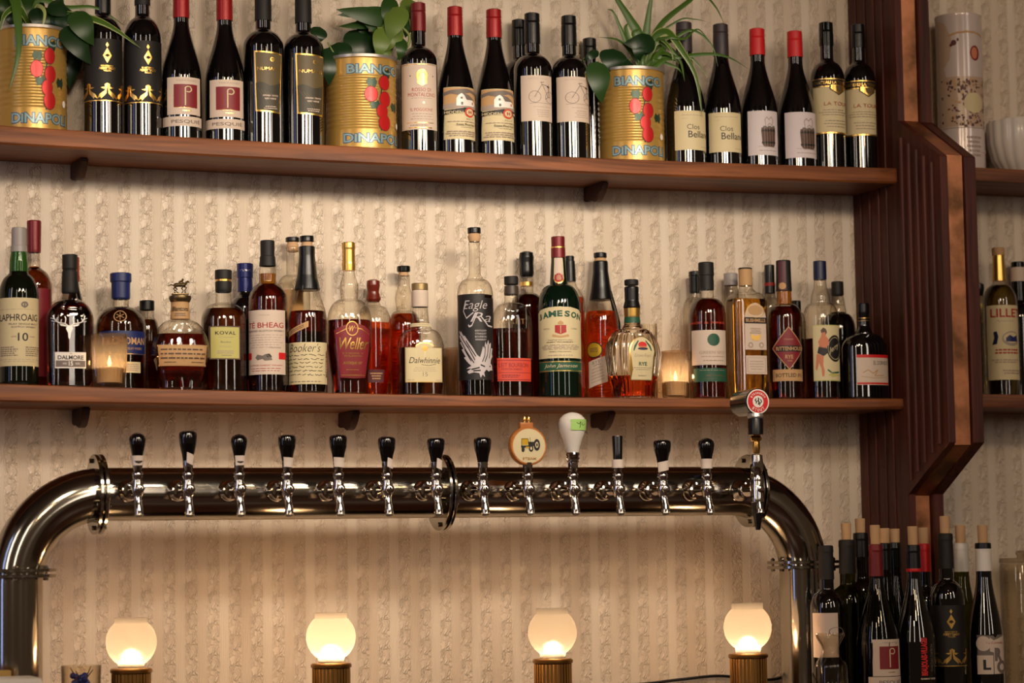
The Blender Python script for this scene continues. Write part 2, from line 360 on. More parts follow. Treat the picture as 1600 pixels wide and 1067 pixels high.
def shape_base(p, kind, m):
    if kind == 'rect': p.rect(0, 0, 1, 1, m)
    elif kind == 'ellipse': p.ell(.5, .5, .5, .5, m, 32)
    elif kind == 'diamond': p.poly([(.5, 0), (1, .5), (.5, 1), (0, .5)], m)
    elif kind == 'arch':
        p.poly([(0, 1), (0, .13)]+[(.5-.5*math.cos(math.pi*i/16), .13-.13*math.sin(math.pi*i/16)) for i in range(1, 16)]+[(1, .13), (1, 1)], m)
    elif kind == 'tomb':
        p.poly([(0, 1), (0, .35)]+[(.5-.5*math.cos(math.pi*i/20), .35-.35*math.sin(math.pi*i/20)) for i in range(1, 20)]+[(1, .35), (1, 1)], m)
    elif kind == 'dome':        # rounded bump at the middle of the top edge
        p.poly([(0, 1), (0, .12), (.24, .12)]+[(.5-.26*math.cos(math.pi*i/14), .12-.12*math.sin(math.pi*i/14)) for i in range(1, 14)]+[(.76, .12), (1, .12), (1, 1)], m)
    elif kind == 'rounded':
        pts = []
        for cx, cy, a in ((.12, .09, 180), (.88, .09, 270), (.88, .91, 0), (.12, .91, 90)):
            for i in range(5):
                q = math.radians(a+22.5*i); pts.append((cx+.12*math.cos(q), cy+.09*math.sin(q)))
        p.poly(pts, m)
def wrap(p, name, parent, fmap, W_, H_, label=None, maxlen=0.004):
    """fmap(fx, fy, off) -> local point."""
    bm = bmesh.new(); vs = [bm.verts.new((x*W_, y*H_, l)) for x, y, l in p.v]
    for f, m in zip(p.f, p.m):
        if len(set(f)) < 3: continue
        try: q = bm.faces.new([vs[i] for i in f]); q.material_index = m
        except ValueError: pass
    for _ in range(5):
        es = [e for e in bm.edges if abs(e.verts[0].co.x-e.verts[1].co.x) > maxlen]
        if not es: break
        bmesh.ops.subdivide_edges(bm, edges=es, cuts=1); bmesh.ops.triangulate(bm, faces=[f for f in bm.faces if len(f.verts) > 3])
    for v in bm.verts: v.co = fmap(v.co.x/W_, v.co.y/H_, 0.00025+0.0003*(v.co.z-1))
    me = bpy.data.meshes.new(name); bm.to_mesh(me); bm.free()
    for m in p.mats: me.materials.append(MT[m])
    me.polygons.foreach_set('use_smooth', [True]*len(me.polygons))
    return link(name, me, parent, label)
# ------------------------------------------------------------------ heights of what carries things
SD = 0.195                                           # shelf depth
def fitz(pts, d, deg=2):
    q = [at(x, y, d) for x, y in pts]
    k = np.polyfit([p.x for p in q], [p.z for p in q], deg); return lambda x: float(np.polyval(k, x))
Z_TOP = fitz([(0, 197), (150, 204), (300, 213), (480, 224), (650, 234), (800, 241), (950, 247), (1200, 257), (1370, 261)], SD)
Z_MID = fitz([(0, 599), (240, 607), (480, 613), (700, 618), (900, 620), (1120, 621), (1400, 623)], SD)
ZC = 1.045                                           # back counter
SURF = {'top': Z_TOP, 'mid': Z_MID, 'counter': lambda x: ZC,
        'rtop': lambda x: at(1560, 263, SD).z, 'rmid': lambda x: at(1560, 616, SD).z}
# ------------------------------------------------------------------ bottles
def sstep(t): t = max(0, min(1, t)); return t*t*(3-2*t)
def expand(prof):
    out = []; prev = None
    for it in prof:
        if isinstance(it[0], str):
            k, y1, r1 = it; y0, r0 = prev; n = 12
            for i in range(1, n+1):
                t = i/n
                if k == 'c': a = t*math.pi/2; y = y1-(y1-y0)*math.cos(a); r = r0+(r1-r0)*math.sin(a)
                elif k == 's': y = y0+(y1-y0)*t; r = r0+(r1-r0)*sstep(t)
                elif k == 'b': y = y0+(y1-y0)*t; r = r0+(r1-r0)*(1-(1-t)**2.4)*sstep(t/.25)
                elif k == 'g': y = y0+(y1-y0)*t; r = r0+(r1-r0)*(sstep(t**0.9)*.75+t*.25)
                elif k == 'v': a = t*math.pi/2; y = y0+(y1-y0)*math.sin(a); r = r0+(r1-r0)*(1-math.cos(a))
                out.append((y, r))
            prev = (y1, r1)
        else: out.append(tuple(it)); prev = tuple(it)
    return out
def support(pr, e=.0015):
    out = [pr[0]]
    for (z0, r0), (z1, r1) in zip(pr, pr[1:]):
        l = math.hypot(z1-z0, r1-r0)
        if l > .009:
            for t in (e/l, 1-e/l): out.append((z0+(z1-z0)*t, r0+(r1-r0)*t))
        out.append((z1, r1))
    return out
class Bottle:
    def __init__(s, kind, label, cx, d, prof, glass, shelf='mid', group=None, segs=(), liq=None, n=2.0, ratio=1.0, cat='bottle', res=40, base_in=2, hull=None):
        cxb = cx if not isinstance(cx, tuple) else cx[0]
        p = at(cxb, 620 if shelf in('mid', 'rmid') else (1080 if shelf == 'counter' else 235), d)
        zb = SURF[shelf](p.x); base = Vector((p.x, -d, zb)); s.base = base
        s.cx = cxb; s.d = d; s.s = ppm(base); s.phi = azim(cxb); s.n = n
        # recentre x so that the body centre, not the base, sits at cx (slight camera roll)
        ymid = (prof[0][0] if not isinstance(prof[0][0], str) else 0)
        s.root = empty(kind, base, label, cat, group)
        s.hmax = hull or max(r for _, r in expand(prof)); q = n/(n-1)
        s.k = (abs(math.cos(s.phi))**q+abs(ratio*math.sin(s.phi))**q)**(1/q)
        s.ratio = ratio
        pr = [(s.z(y), r/s.s) for y, r in expand(prof)]
        hm = s.hmax/s.s; rb = pr[-1][1]
        if pr[-1][0] > 0.004: pr.append((0.004, rb))
        else: pr[-1] = (0.004, rb)
        pr += [(0.0012, rb-0.0012), (0.0, rb-0.004)]
        s.pr = pr; s.hm = hm
        if glass: s.body = s.solid('body' if glass not in ('clear', 'greenglass', 'olive', 'dull') else 'glass', pr, glass, res)
        if liq:
            ly, lm = liq; lz = s.z(ly)
            q_ = [(z, max(r-0.0022, 0.002)) for z, r in pr if z < lz and z > 0.006]
            q_ = [(lz, max(s.rad(lz)-0.0022, 0.002))]+q_+[(0.006, max(rb-0.006, 0.003))]
            s.liquid = s.solid('liquid', q_, lm, res)
        for sg in segs:
            nm, pts, m = sg[:3]; s.seg(nm, pts, m, sg[3] if len(sg) > 3 else None)
    def z(s, y):
        # pixel row -> height above base at the bottle's axis
        r = ray(s.cx, y); t = (Vector((s.base.x, s.base.y, 0))-Vector((CAM.x, CAM.y, 0))).length/math.hypot(r.x, r.y)
        return CAM.z+r.z*t-s.base.z
    def rad(s, z):
        pr = s.pr
        for (z0, r0), (z1, r1) in zip(pr, pr[1:]):
            if z1 <= z <= z0: return r0+(r1-r0)*((z0-z)/(z0-z1) if z0 > z1 else 0)
        return pr[0][1] if z > pr[0][0] else pr[-1][1]
    def sec(s, r):
        """blend 0..1: round neck to body section."""
        if s.n == 2 and s.ratio == 1: return 0
        return sstep((r/s.hm-.55)/.3)
    def solid(s, name, pr, m, res=40, n_parent=None, label=None):
        bm = bmesh.new(); rings = []
        for z, r in support(pr):
            b = s.sec(r); nn = 2+(s.n-2)*b; a = r/(1+(s.k-1)*b); bb = a*(1+(s.ratio-1)*b); ring = []
            for i in range(res):
                t = 2*math.pi*i/res; c, d = math.cos(t), math.sin(t)
                f = (abs(c)**nn+abs(d)**nn)**(-1/nn) if nn > 2.01 else 1
                ring.append(bm.verts.new((a*f*c, bb*f*d, z)))
            rings.append(ring)
        for p, q in zip(rings, rings[1:]):
            for i in range(res): bm.faces.new((p[i], p[(i+1) % res], q[(i+1) % res], q[i]))
        bm.faces.new(rings[0][::-1]); bm.faces.new(rings[-1])
        return finish(bm, name, m, n_parent or s.root, sharp=40, label=label)
    def seg(s, name, pts, m, label=None, parent=None, res=32, thick=None):
        bm = bmesh.new(); lathe(bm, support([(s.z(y), r/s.s) for y, r in expand(pts)]), res)
        return finish(bm, name, m, parent or s.root, sharp=30, label=label)
    def fmap(s, x0, x1, y0, y1, skew=0):
        za, zb = s.z(y0), s.z(y1); b = s.sec(s.rad((za+zb)/2))
        if b < .5:
            rm = s.rad((za+zb)/2)*s.s
            def ang(x): return math.asin(max(-.995, min(.995, (x-s.cx)/rm)))-s.phi
            t0, t1 = ang(x0), ang(x1)
            wid = (t1-t0)*rm/s.s
            def f(fx, fy, off):
                t = t0+(t1-t0)*fx; z = za+(zb-za)*(fy+skew*(fx-.5)); r = s.rad(z)+off
                return Vector((r*math.sin(t), -r*math.cos(t), z))
        else:
            r = s.rad((za+zb)/2); a = r/s.k; bb = a*s.ratio; cp, sp = math.cos(s.phi), math.sin(s.phi)
            # front of the superellipse: x=u, y=-bb*(1-|u/a|^n)^(1/n)
            def u_of(x): return max(-.9*a, min(.94*a, ((x-s.cx)/s.s-bb*.97*sp)/cp))
            u0, u1 = u_of(x0), u_of(x1); wid = u1-u0
            def f(fx, fy, off):
                u = u0+(u1-u0)*fx; z = za+(zb-za)*(fy+skew*(fx-.5)); k = s.rad(z)/r
                return Vector((u*k, -(bb*k*(1-min(1, abs(u/a))**s.n)**(1/s.n)+off), z))
        return f, wid, za-zb
    def label(s, p, x0, x1, y0, y1, name='label', label=None, parent=None, skew=0):
        f, w, h = s.fmap(x0, x1, y0, y1, skew); return wrap(p, name, parent or s.root, f, w, h, label)
def P(kind=None, m=None):
    p = Print()
    if kind: shape_base(p, kind, m); p.up()
    return p
# wine bottles --------------------------------------------------------
def ybase(cx, d, shelf):
    p = at(cx, 500, d); return proj((p.x, -d, SURF[shelf](p.x)))[1]
def wine(label, cx, top, hw, shape, capm, capy, d=0.085, shelf='top', group=None, glass='wine', ridge=True, base=None, nk=None, nr=0.37, kind='wine_bottle', clabel=None):
    yb = base or ybase(cx, d, shelf); H = yb-top; r = nr*hw
    if shape == 'bord': prof = [(top+1, r), (top+(nk or .265)*H, r+.4), ('b', top+.395*H, hw), (yb, hw)]
    else: prof = [(top+1, r), (top+(nk or .21)*H, r+.6), ('g', top+.60*H, hw), (yb, hw)]
    cap = [(top, r*.86), (top+1.2, r+.8)]+([(top+13, r+1.2), (top+14, r+.6), (top+15.5, r+1.2)] if ridge else [(top+10, r+1.3), (top+12, r+.7)])+[(capy, r+1.4)]
    return Bottle(kind, label, cx, d, prof, glass, shelf, group, [('capsule', cap, capm, clabel)] if capm else [])
# ------------------------------------------------------------------ the setting
XL, XR = -2.6, 2.6
XP0 = at(1335, 400, 0).x                              # pilaster, left side
bm = bmesh.new(); box(bm, (XL, 0, 0), (XR, 0.12, 4.5)); w = finish(bm, 'wall_back', 'wallpaper', smooth=False); w['kind'] = 'structure'
bm = bmesh.new(); box(bm, (-5, -8, -0.05), (5, 0.12, 0)); w = finish(bm, 'floor', 'counter', smooth=False); w['kind'] = 'structure'
bm = bmesh.new(); box(bm, (-5, -8, 4.5), (5, 0.12, 4.55)); w = finish(bm, 'ceiling', mat('ceiling_paint', (70, 52, 40), 0.8), smooth=False); w['kind'] = 'structure'
# counter
ct = empty('back_counter', (0, -0.25, 0), 'dark wood counter along the wall under the beer tower', 'counter')
bm = bmesh.new(); box(bm, (XL, -0.50, ZC-0.04), (XR, 0, ZC), bevel=0.004); finish(bm, 'worktop', 'counter', ct)
bm = bmesh.new(); box(bm, (XL, -0.46, 0), (XR, 0, ZC-0.04)); finish(bm, 'cabinet', 'post', ct, smooth=False)
# shelves
def shelf(name, label, zf, x0, x1, th0, th1, brackets):
    root = empty(name, (x0, 0, zf(x0)), label, 'shelf'); bm = bmesh.new(); n = 40; rows = []
    for i in range(n+1):
        x = x0+(x1-x0)*i/n; z = zf(max(x, -1.25)); t = th0+(th1-th0)*min(1, max(0, (x+1.1)/1.2)); g = 0.004
        sec = [(0, z), (-SD+g, z), (-SD+0.001, z-0.0015), (-SD, z-g), (-SD, z-t+g), (-SD+g, z-t), (0, z-t)]
        rows.append([bm.verts.new((x-x0, y, zz-zf(x0))) for y, zz in sec])
    for a, b in zip(rows, rows[1:]):
        for k in range(7): bm.faces.new((a[k], a[(k+1) % 7], b[(k+1) % 7], b[k]))
    bm.faces.new(rows[0]); bm.faces.new(rows[-1])
    finish(bm, 'board', 'shelf', root, sharp=40)
    for px, py in brackets:
        q = at(px, py, 0.07); x = q.x; t = th0+(th1-th0)*min(1, max(0, (x+1.1)/1.2)); z1 = zf(x)-t-zf(x0)
        bm = bmesh.new(); z0 = z1-0.027
        poly = [(-.0, z1), (-.10, z1), (-.10, z1-.006), (-.085, z1-.022), (-.072, z1-.034), (-.062, z1-.038), (-.05, z1-.038), (-.04, z1-.030), (0, z1-.030)]
        prism(bm, poly, x-x0-.008, x-x0+.008); bmesh.ops.bevel(bm, geom=list(bm.edges), offset=.002, segments=2, affect='EDGES')
        finish(bm, 'bracket', 'bracket', root)
    return root
shelf('wall_shelf', 'upper dark wood shelf carrying the wine bottles and three tin planters', Z_TOP, XL+.2, XP0+.02, 0.036, 0.033, [(127, 255), (937, 297)])
shelf('wall_shelf', 'middle wood shelf carrying the row of spirits bottles', Z_MID, XL+.2, XP0+.02, 0.034, 0.022, [(130, 645), (550, 652), (948, 655)])
# pilaster
def pdep(px, py):   # depth of a point on the pilaster's left side seen at a pixel
    r = ray(px, py); t = (XP0-CAM.x)/r.x; q = CAM+r*t; return -q.y, q.z
dU, zU = pdep(1406, 188); dM, zM = pdep(1472, 242); dM2, zM2 = pdep(1480, 692); dL, zL = pdep(1415, 772)
dM = dM2 = (dM+dM2)/2; dL = dU = (dU+dL)/2
XP1 = at(1526, 300, dM).x
PW = XP1-XP0
pil = empty('wooden_pilaster', (XP0, 0, 0), 'reddish wood pilaster with copper strip between the two shelf bays', 'pilaster')
def side(off=0):
    return [(0, ZC), (-dL+off, ZC), (-dL+off, zL-off*.4), (-dM2+off, zM2-off*.4), (-dM+off, zM+off*.4), (-dU+off, zU+off*.4), (-dU+off, 4.5), (0, 4.5)]
bm = bmesh.new(); prism(bm, side(.012), 0.014, PW-.014); finish(bm, 'core', 'post', pil, smooth=False)
for a, b in ((0, .017), (PW-.026, PW)):
    bm = bmesh.new(); prism(bm, side(0), a, b); bmesh.ops.bevel(bm, geom=[e for e in bm.edges], offset=.0015, segments=1, affect='EDGES'); finish(bm, 'side_frame', 'post', pil, smooth=False)
bm = bmesh.new(); s_ = side(.009)[1:7]; s2 = side(.0125)[1:7]; prism(bm, s_+s2[::-1], .019, PW-.028); finish(bm, 'copper_strip', 'plate', pil, smooth=False)
# flutes on the left side
bm = bmesh.new()
for k in range(5):
    d = dU+.015+(dM-dU-.05)*k/4
    zt = zM+(zU-zM)*(dM-d)/(dM-dU)-.03 ; zb = zM2-(zM2-zL)*(dM-d)/(dM-dL)+.02
    if k == 0: zt -= .0
    pts = [(-.0005, -d, zb), (-.0005, -d, zt)]
    tube(bm, [Vector(p) for p in pts], .0060, 10)
finish(bm, 'fluting', 'post', pil)
bm = bmesh.new()
for d in (.035, .075, .115, .15): tube(bm, [(-.0005, -d, ZC+.002), (-.0005, -d, 4.45)], .003, 10)
finish(bm, 'beading', 'post', pil)
# right bay shelves
def rshelf(label, zf):
    z = zf(0); root = empty('wall_shelf', (XP1, 0, z), label, 'shelf'); bm = bmesh.new(); box(bm, (-.005, -SD, -.03), (XR-.1-XP1, 0, 0), bevel=.003)
    finish(bm, 'board', 'shelf', root)
rshelf('short upper shelf right of the pilaster, under the round tin', SURF['rtop'])
rshelf('short middle shelf right of the pilaster, under the aperitif bottle', SURF['rmid'])
# ------------------------------------------------------------------ beer tower
TD, TR = 0.20, 0.052
zt = (at(600, 730, TD).z+at(600, 810, TD).z)/2
TR = (at(600, 730, TD).z-at(600, 810, TD).z)/2
XA = at(24, 930, TD).x; XB = at(1256, 930, TD).x; ER = 0.165
tw = empty('beer_tower', ((XA+XB)/2, -TD, ZC), 'long polished steel pipe beer tower with fourteen taps', 'beer tower')
TO = Vector(((XA+XB)/2, -TD, ZC))
def tl(p): return Vector(p)-TO
bm = bmesh.new(); pts = [(XA, -TD, ZC), (XA, -TD, zt-ER-.1), (XA, -TD, zt-ER)]
for i in range(1, 17):
    a = math.pi/2*i/16; pts.append((XA+ER-ER*math.cos(a), -TD, zt-ER+ER*math.sin(a)))
for i in range(0, 17):
    a = math.pi/2*i/16; pts.append((XB-ER+ER*math.sin(a), -TD, zt-ER+ER*math.cos(a)))
pts += [(XB, -TD, zt-ER-.1), (XB, -TD, ZC)]
tube(bm, [tl(p) for p in pts], TR, 64); pipe = finish(bm, 'pipe', 'steel', tw, sharp=60)
def flange(p, axis):
    bm = bmesh.new(); R = TR*1.5; c = tl(p)
    for a, b in ((-.0085, -.002), (.002, .0085)):
        lathe(bm, [(a, TR-.002), (a, R-.001), (a+.001, R), (b-.001, R), (b, R-.001), (b, TR-.002)], 64, c, axis, close=False)
    f = finish(bm, 'flange', 'steel', tw, sharp=30)
    for k in range(6):
        a = math.radians(60*k+20); r = TR*1.28; bm = bmesh.new()
        o = Vector((0, r*math.cos(a), r*math.sin(a))) if axis == 'x' else Vector((r*math.cos(a), r*math.sin(a), 0))
        lathe(bm, [(-.0135, .004), (-.013, .005), (-.0085, .005), (-.0085, .003), (.0085, .003), (.0085, .005), (.012, .005), (.013, .004), (.0132, .0025), (.015, .0025)], 6, c+o, axis)
        finish(bm, 'bolt', 'steel', f, smooth=False)
for px in (152, 690, 1172): flange((at(px, 770, TD).x, -TD, zt), 'x')
flange((XA, -TD, at(24, 896, TD).z), 'z'); flange((XB, -TD, at(1256, 882, TD).z), 'z')
for x in (XA, XB):
    bm = bmesh.new(); lathe(bm, [(0, TR*1.6), (.008, TR*1.6), (.010, TR*1.55), (.010, TR*.99)], 48, tl((x, -TD, ZC)), close=False); finish(bm, 'base_flange', 'steel', tw, sharp=30)
# taps
SH = 0.078; TAPY = -(TD+TR+SH)
KS = ppm((0, TAPY, 1.45))
def X_(px, py=765, y=TAPY): return at(px, py, -y)
faucet_cache = {}
def tap(px, top, style, label, tape=None, tilt=0):
    c = X_(px); s = ppm(c); o = bpy.data.objects.new('tap', None); COL.objects.link(o); o.parent = tw; o['label'] = label; o.empty_display_size = .02
    o.location = tl((c.x, TAPY, c.z))
    def Z(y): return at(px, y, -TAPY).z-c.z
    k = 1/s
    if 'm' not in faucet_cache:
        bm = bmesh.new()                       # shank with collar on the pipe, then the body
        lathe(bm, [(SH+.006, .021), (SH-.002, .021), (SH-.008, .019), (SH-.014, .0135), (SH-.022, .0125), (SH-.023, .0165), (SH-.034, .0165), (SH-.035, .012), (.012, .010), (.004, .0095)], 28, (0, 0, 0), 'y')
        lathe(bm, [(.033, .0085), (.030, .0105), (.024, .0105), (.022, .0085), (.019, .0085), (.018, .0100), (.012, .0100), (.008, .0115), (.003, .0122), (-.003, .0120), (-.009, .0105), (-.014, .0085)], 28)
        lathe(bm, [(.002, .0085), (-.013, .0085), (-.0145, .0072), (-.0145, .002)], 20, (.002, 0, .001), 'y')
        tube(bm, [(0, 0, -.008), (0, -.003, -.018), (0, -.007, -.028), (0, -.0105, -.040), (0, -.012, -.0475)], [.0085, .0075, .0075, .0086, .0088], 20)
        shank = finish(bm, 'tap_body', 'chrome', None, sharp=50); faucet_cache['m'] = shank.data; bpy.data.objects.remove(shank)
        bm = bmesh.new(); tube(bm, [(0, -.0118, -.0470), (0, -.0123, -.0482)], .0072, 20); q = finish(bm, 'spout_hole', 'black', None); faucet_cache['h'] = q.data; bpy.data.objects.remove(q)
        bm = bmesh.new(); lathe(bm, [(.033, .0062), (.034, .0078), (.0515, .0105), (.053, .0105)], 24); q = finish(bm, 'ferrule', 'chrome', None); faucet_cache['f'] = q.data; bpy.data.objects.remove(q)
    link('tap_body', faucet_cache['m'], o); link('spout_opening', faucet_cache['h'], o)
    if style != 'stout': link('ferrule', faucet_cache['f'], o)
    zf = .0525
    def hl(prof, m, name='handle', n=28, sq=1.0, label=None):
        bm = bmesh.new(); lathe(bm, prof, n)
        for v in bm.verts: v.co.y *= sq
        return finish(bm, name, m, o, sharp=40, label=label)
    Zt = Z(top)
    if style in ('round', 'flat'):
        R = 13.2*k if style == 'round' else 14.2*k; h = Zt-zf
        if style == 'round': pr = [(zf, 7.6*k), (zf+.30*h, 9.6*k), (zf+.55*h, R*.93), (zf+.72*h, R), (zf+.84*h, R*.93), (zf+.93*h, R*.7), (zf+.985*h, R*.33), (Zt, R*.06)]
        else: pr = [(zf, 8.2*k), (zf+.25*h, 10*k), (zf+.55*h, R*.95), (zf+.8*h, R), (zf+.9*h, R*.97), (zf+.96*h, R*.85), (zf+.99*h, R*.6), (Zt, R*.1)]
        hd = hl(pr, 'handle', sq=.9)
        def rad(z):
            for (a, ra), (b, rb) in zip(pr, pr[1:]):
                if a <= z <= b: return ra+(rb-ra)*(z-a)/(b-a)
            return pr[0][1] if z < pr[0][0] else R
    elif style == 'slim':
        h = Zt-zf; pr = [(zf, 7.2*k), (Zt-2*k, 8.4*k), (Zt, 8.0*k)]; hl(pr, 'handle'); rad = lambda z: 7.7*k
    elif style == 'badge':
        h = Zt-zf; bm = bmesh.new(); zc = Z(697)
        box(bm, (-12*k, -.008, zf), (12*k, .008, zf+10*k), bevel=.0012); box(bm, (-9*k, -.006, zf+9*k), (9*k, .006, zf+24*k), bevel=.0012)
        box(bm, (-13*k, -.006, zc+24*k), (9*k, .006, zc+37*k), bevel=.002)
        lathe(bm, [(.009, 29*k), (.006, 30.5*k), (-.006, 30.5*k), (-.009, 29*k), (-.009, 27*k)], 48, (0, 0, zc), 'y')
        finish(bm, 'handle', wood('varnished_tap_wood', (150, 84, 36), (206, 130, 64), .3), o, sharp=35, label='round varnished wooden handle')
        bm = bmesh.new()
        for x in (-4*k, 3*k): lathe(bm, [(zc+36*k, 2.2*k), (zc+40*k, 2.2*k), (zc+41*k, 3.4*k), (zc+43*k, 3.4*k), (zc+46*k, 2.4*k), (zc+47*k, .8*k)], 12, (x, 0, 0))
        finish(bm, 'finial', 'brightbrass', o)
        p = P('ellipse', 'cream'); tractor(p); p.text('STEAM', .5, .86, .42, .07, 'tan', .03)
        wrap(p, 'badge', o, lambda fx, fy, off: Vector(((fx-.5)*54*k, -.0091-off, zc-(fy-.5)*54*k)), 54*k, 54*k, 'cream disc with tractor')
        rad = None
    elif style == 'white':
        a = Z(707); R = 22*k; h = Zt-a
        hl([(a, 9.5*k), (a+.12*h, 11*k), (a+.35*h, 16*k), (a+.55*h, R*.93), (a+.72*h, R), (a+.85*h, R*.88), (a+.94*h, R*.62), (a+.985*h, R*.3), (Zt, R*.05)], 'milk', label='white pear-shaped ceramic handle')
        hl([(zf-.012, 6*k), (zf, 7*k), (a-14*k, 10*k), (a-12*k, 8*k), (a-9*k, 11*k), (a-6*k, 9*k), (a-3*k, 11*k), (a, 10*k)], 'chrome', 'stem')
        rr = lambda fy: R*(.985-.05*fy)
        p = P('rect', 'greentape'); p.stroke([(.28, .3), (.4, .45), (.5, .25)], .03, 'ink'); p.stroke([(.5, .2), (.46, .75), (.42, .8)], .03, 'ink'); p.stroke([(.6, .3), (.56, .5), (.68, .55), (.78, .4)], .03, 'ink')
        z0, z1 = Z(656), Z(673)
        wrap(p, 'tape', o, lambda fx, fy, off: Vector(((rr(fy)+.0006+off)*math.sin(-.2+1.5*fx-.3), -(rr(fy)+.0006+off)*math.cos(-.2+1.5*fx-.3), z0+(z1-z0)*fy)), .035, .022, 'green tape')
        rad = None
    elif style == 'stout':
        bm = bmesh.new(); zc = Z(628)
        lathe(bm, [(Z(708), .007), (Z(700), .008), (Z(690), .0075), (Z(688), .011), (Z(684), .012), (Z(681), .009), (Z(678), .0115)], 24); finish(bm, 'brass_neck', 'brightbrass', o)
        hl([(Z(679), 11.5*k), (Z(655), 12*k), (Z(653), 11*k)], 'black', 'handle', label='black grip')
        hl([(Z(654), 11*k), (Z(651), 13*k), (Z(646), 12*k)], 'silver', 'collar')
        bm = bmesh.new(); lathe(bm, [(.066, 17*k), (.062, 20.5*k), (-.006, 20.5*k), (-.010, 20.5*k), (-.0125, 19*k), (-.0125, 17*k)], 40, (0, 0, zc), 'y')
        finish(bm, 'badge_housing', 'handle', o, label='glossy black drum behind the badge')
        p = P('ellipse', 'white'); p.ell(.5, .5, .45, .45, 'brightred', 32); p.up().ell(.5, .5, .24, .24, 'white', 28); p.up()
        word_arc(p, 'STRONGBOW', .345, 205, 335, 'white', .09); word_arc(p, 'STOUT', .345, 140, 40, 'white', .12, True)
        p.stroke([(.42, .38), (.36, .45), (.44, .5), (.4, .58)], .045, 'ink'); p.stroke([(.5, .34), (.54, .42), (.48, .47), (.56, .52), (.5, .62)], .05, 'ink'); p.stroke([(.6, .4), (.66, .5), (.58, .58), (.56, .66)], .04, 'ink')
        wrap(p, 'badge', o, lambda fx, fy, off: Vector(((fx-.5)*39*k, -.0128-off, zc-(fy-.5)*39*k)), 39*k, 39*k, 'red and white round badge')
        bm = bmesh.new(); lathe(bm, [(Z(709), .006), (Z(711), .0125), (Z(722), .0135), (Z(736), .0125), (Z(740), .0105), (Z(744), .013), (Z(750), .0142), (Z(757), .0125), (Z(760), .0142), (Z(784), .0138), (Z(786), .011)], 28)
        lathe(bm, [(SH+.004, .022), (SH-.01, .021), (SH-.02, .014), (.0, .012)], 24, (0, 0, 0), 'y')
        finish(bm, 'stout_body', 'chrome', o, sharp=45)
        hl([(Z(785), 9*k), (Z(800), 8*k), (Z(826), 4*k), (Z(828), 3.4*k)], 'black', 'nozzle', label='long black nozzle'); rad = None
    if tape and rad:
        y0, y1, a0, a1, sk = tape; z0, z1 = Z(y0), Z(y1); p = Print(); [p.rect(0, i/5, 1, (i+1)/5, 'tape') for i in range(5)]
        def fm(fx, fy, off):
            z = z0+(z1-z0)*fy-sk*(fx-.5)*(z0-z1); r = rad(z)+.0019+off; t = a0+(a1-a0)*fx+sk*(.5-fy)*.35-.3; return Vector((r*math.sin(t), -r*math.cos(t)*(.9 if style != 'slim' else 1), z))
        wrap(p, 'tape', o, fm, .03, .014, 'white tape')
    return o
def word_arc(p, w, r, a0, a1, m, h, flip=False, cx=.5, cy=.5, bold=.03, asp=1.0):
    n = len(w)
    for i, ch in enumerate(w):
        if ch == ' ': continue
        a = a0+(a1-a0)*(i+.5)/n; q = math.radians(a); x, y = cx+r*math.cos(q), cy+r*math.sin(q)*asp
        wd = abs(math.radians(a1-a0))*r/n*.72*(.35 if ch in 'I1' else 1)
        p.text(ch, x, y, wd, h, m, bold, rot=(a+90 if not flip else a-90))
def tractor(p):
    p.rect(.27, .29, .47, .47, 'goldmedal'); p.stroke([(.27, .29), (.47, .29), (.49, .5), (.27, .5), (.27, .29)], .018, 'ink')
    for x in (.32, .37, .42): p.stroke([(x, .3), (x, .47)], .006, 'ink')
    p.rect(.25, .49, .55, .55, 'ink'); p.stroke([(.53, .25), (.54, .45)], .012, 'ink'); p.poly([(.48, .38), (.72, .38), (.7, .5), (.5, .52)], 'ink')
    p.up(); p.ell(.74, .47, .10, .17, 'ink', 20); p.ell(.56, .57, .07, .10, 'ink', 18); p.ell(.31, .6, .05, .08, 'ink', 16); p.up()
    p.ell(.74, .47, .05, .09, 'cream', 16); p.ell(.56, .57, .03, .05, 'cream', 14); p.rect(.39, .52, .5, .56, 'goldmedal'); p.up(); p.ell(.74, .47, .025, .05, 'ink', 12)
TP = lambda a, b, c, d, e=0: (a, b, c, d, e)
tap(215, 676, 'round', 'tap with rounded black handle and full white tape band, leftmost on the pipe', (712, 727, -1.6, 1.6, 0))
tap(294, 673, 'flat', 'tap with flat-topped black handle and tilted tape scrap, second from left', (709, 725, -.1, 1.0, .3))
tap(374, 678, 'round', 'tap with rounded black handle and white tape, third from left', (712, 727, -.6, 1.5, 0))
tap(449, 679, 'flat', 'tap with flat-topped black handle and white tape, fourth from left', (715, 730, -.5, 1.3, .1))
tap(529, 679, 'flat', 'tap with flat-topped black handle and white tape, fifth from left', (715, 730, -.7, 1.3, .1))
tap(605, 682, 'flat', 'tap with black handle and tilted tape scrap, sixth from left', (717, 731, .1, 1.2, .3))
tap(682, 684, 'flat', 'tap with black handle and tilted tape scrap, in front of the middle flange', (718, 733, .1, 1.2, .3))
tap(755, 683, 'flat', 'tap with plain black handle, left of the tractor badge')
tap(825, 648, 'badge', 'tap with round wooden handle and tractor badge')
tap(896, 644, 'white', 'tap with white pear-shaped handle and green tape')
tap(966, 681, 'slim', 'tap with slim straight black handle and white tape', (718, 731, -1.6, 1.6, 0))
tap(1036, 687, 'flat', 'tap with black handle and white tape, third from right', (721, 736, -.9, 1.2, -.25))
tap(1105, 684, 'round', 'tap with rounded black handle and white tape, next to the stout tap', (717, 732, -1.6, 1.6, 0))
tap(1183, 609, 'stout', 'tall stout tap with red and white round badge and black nozzle')
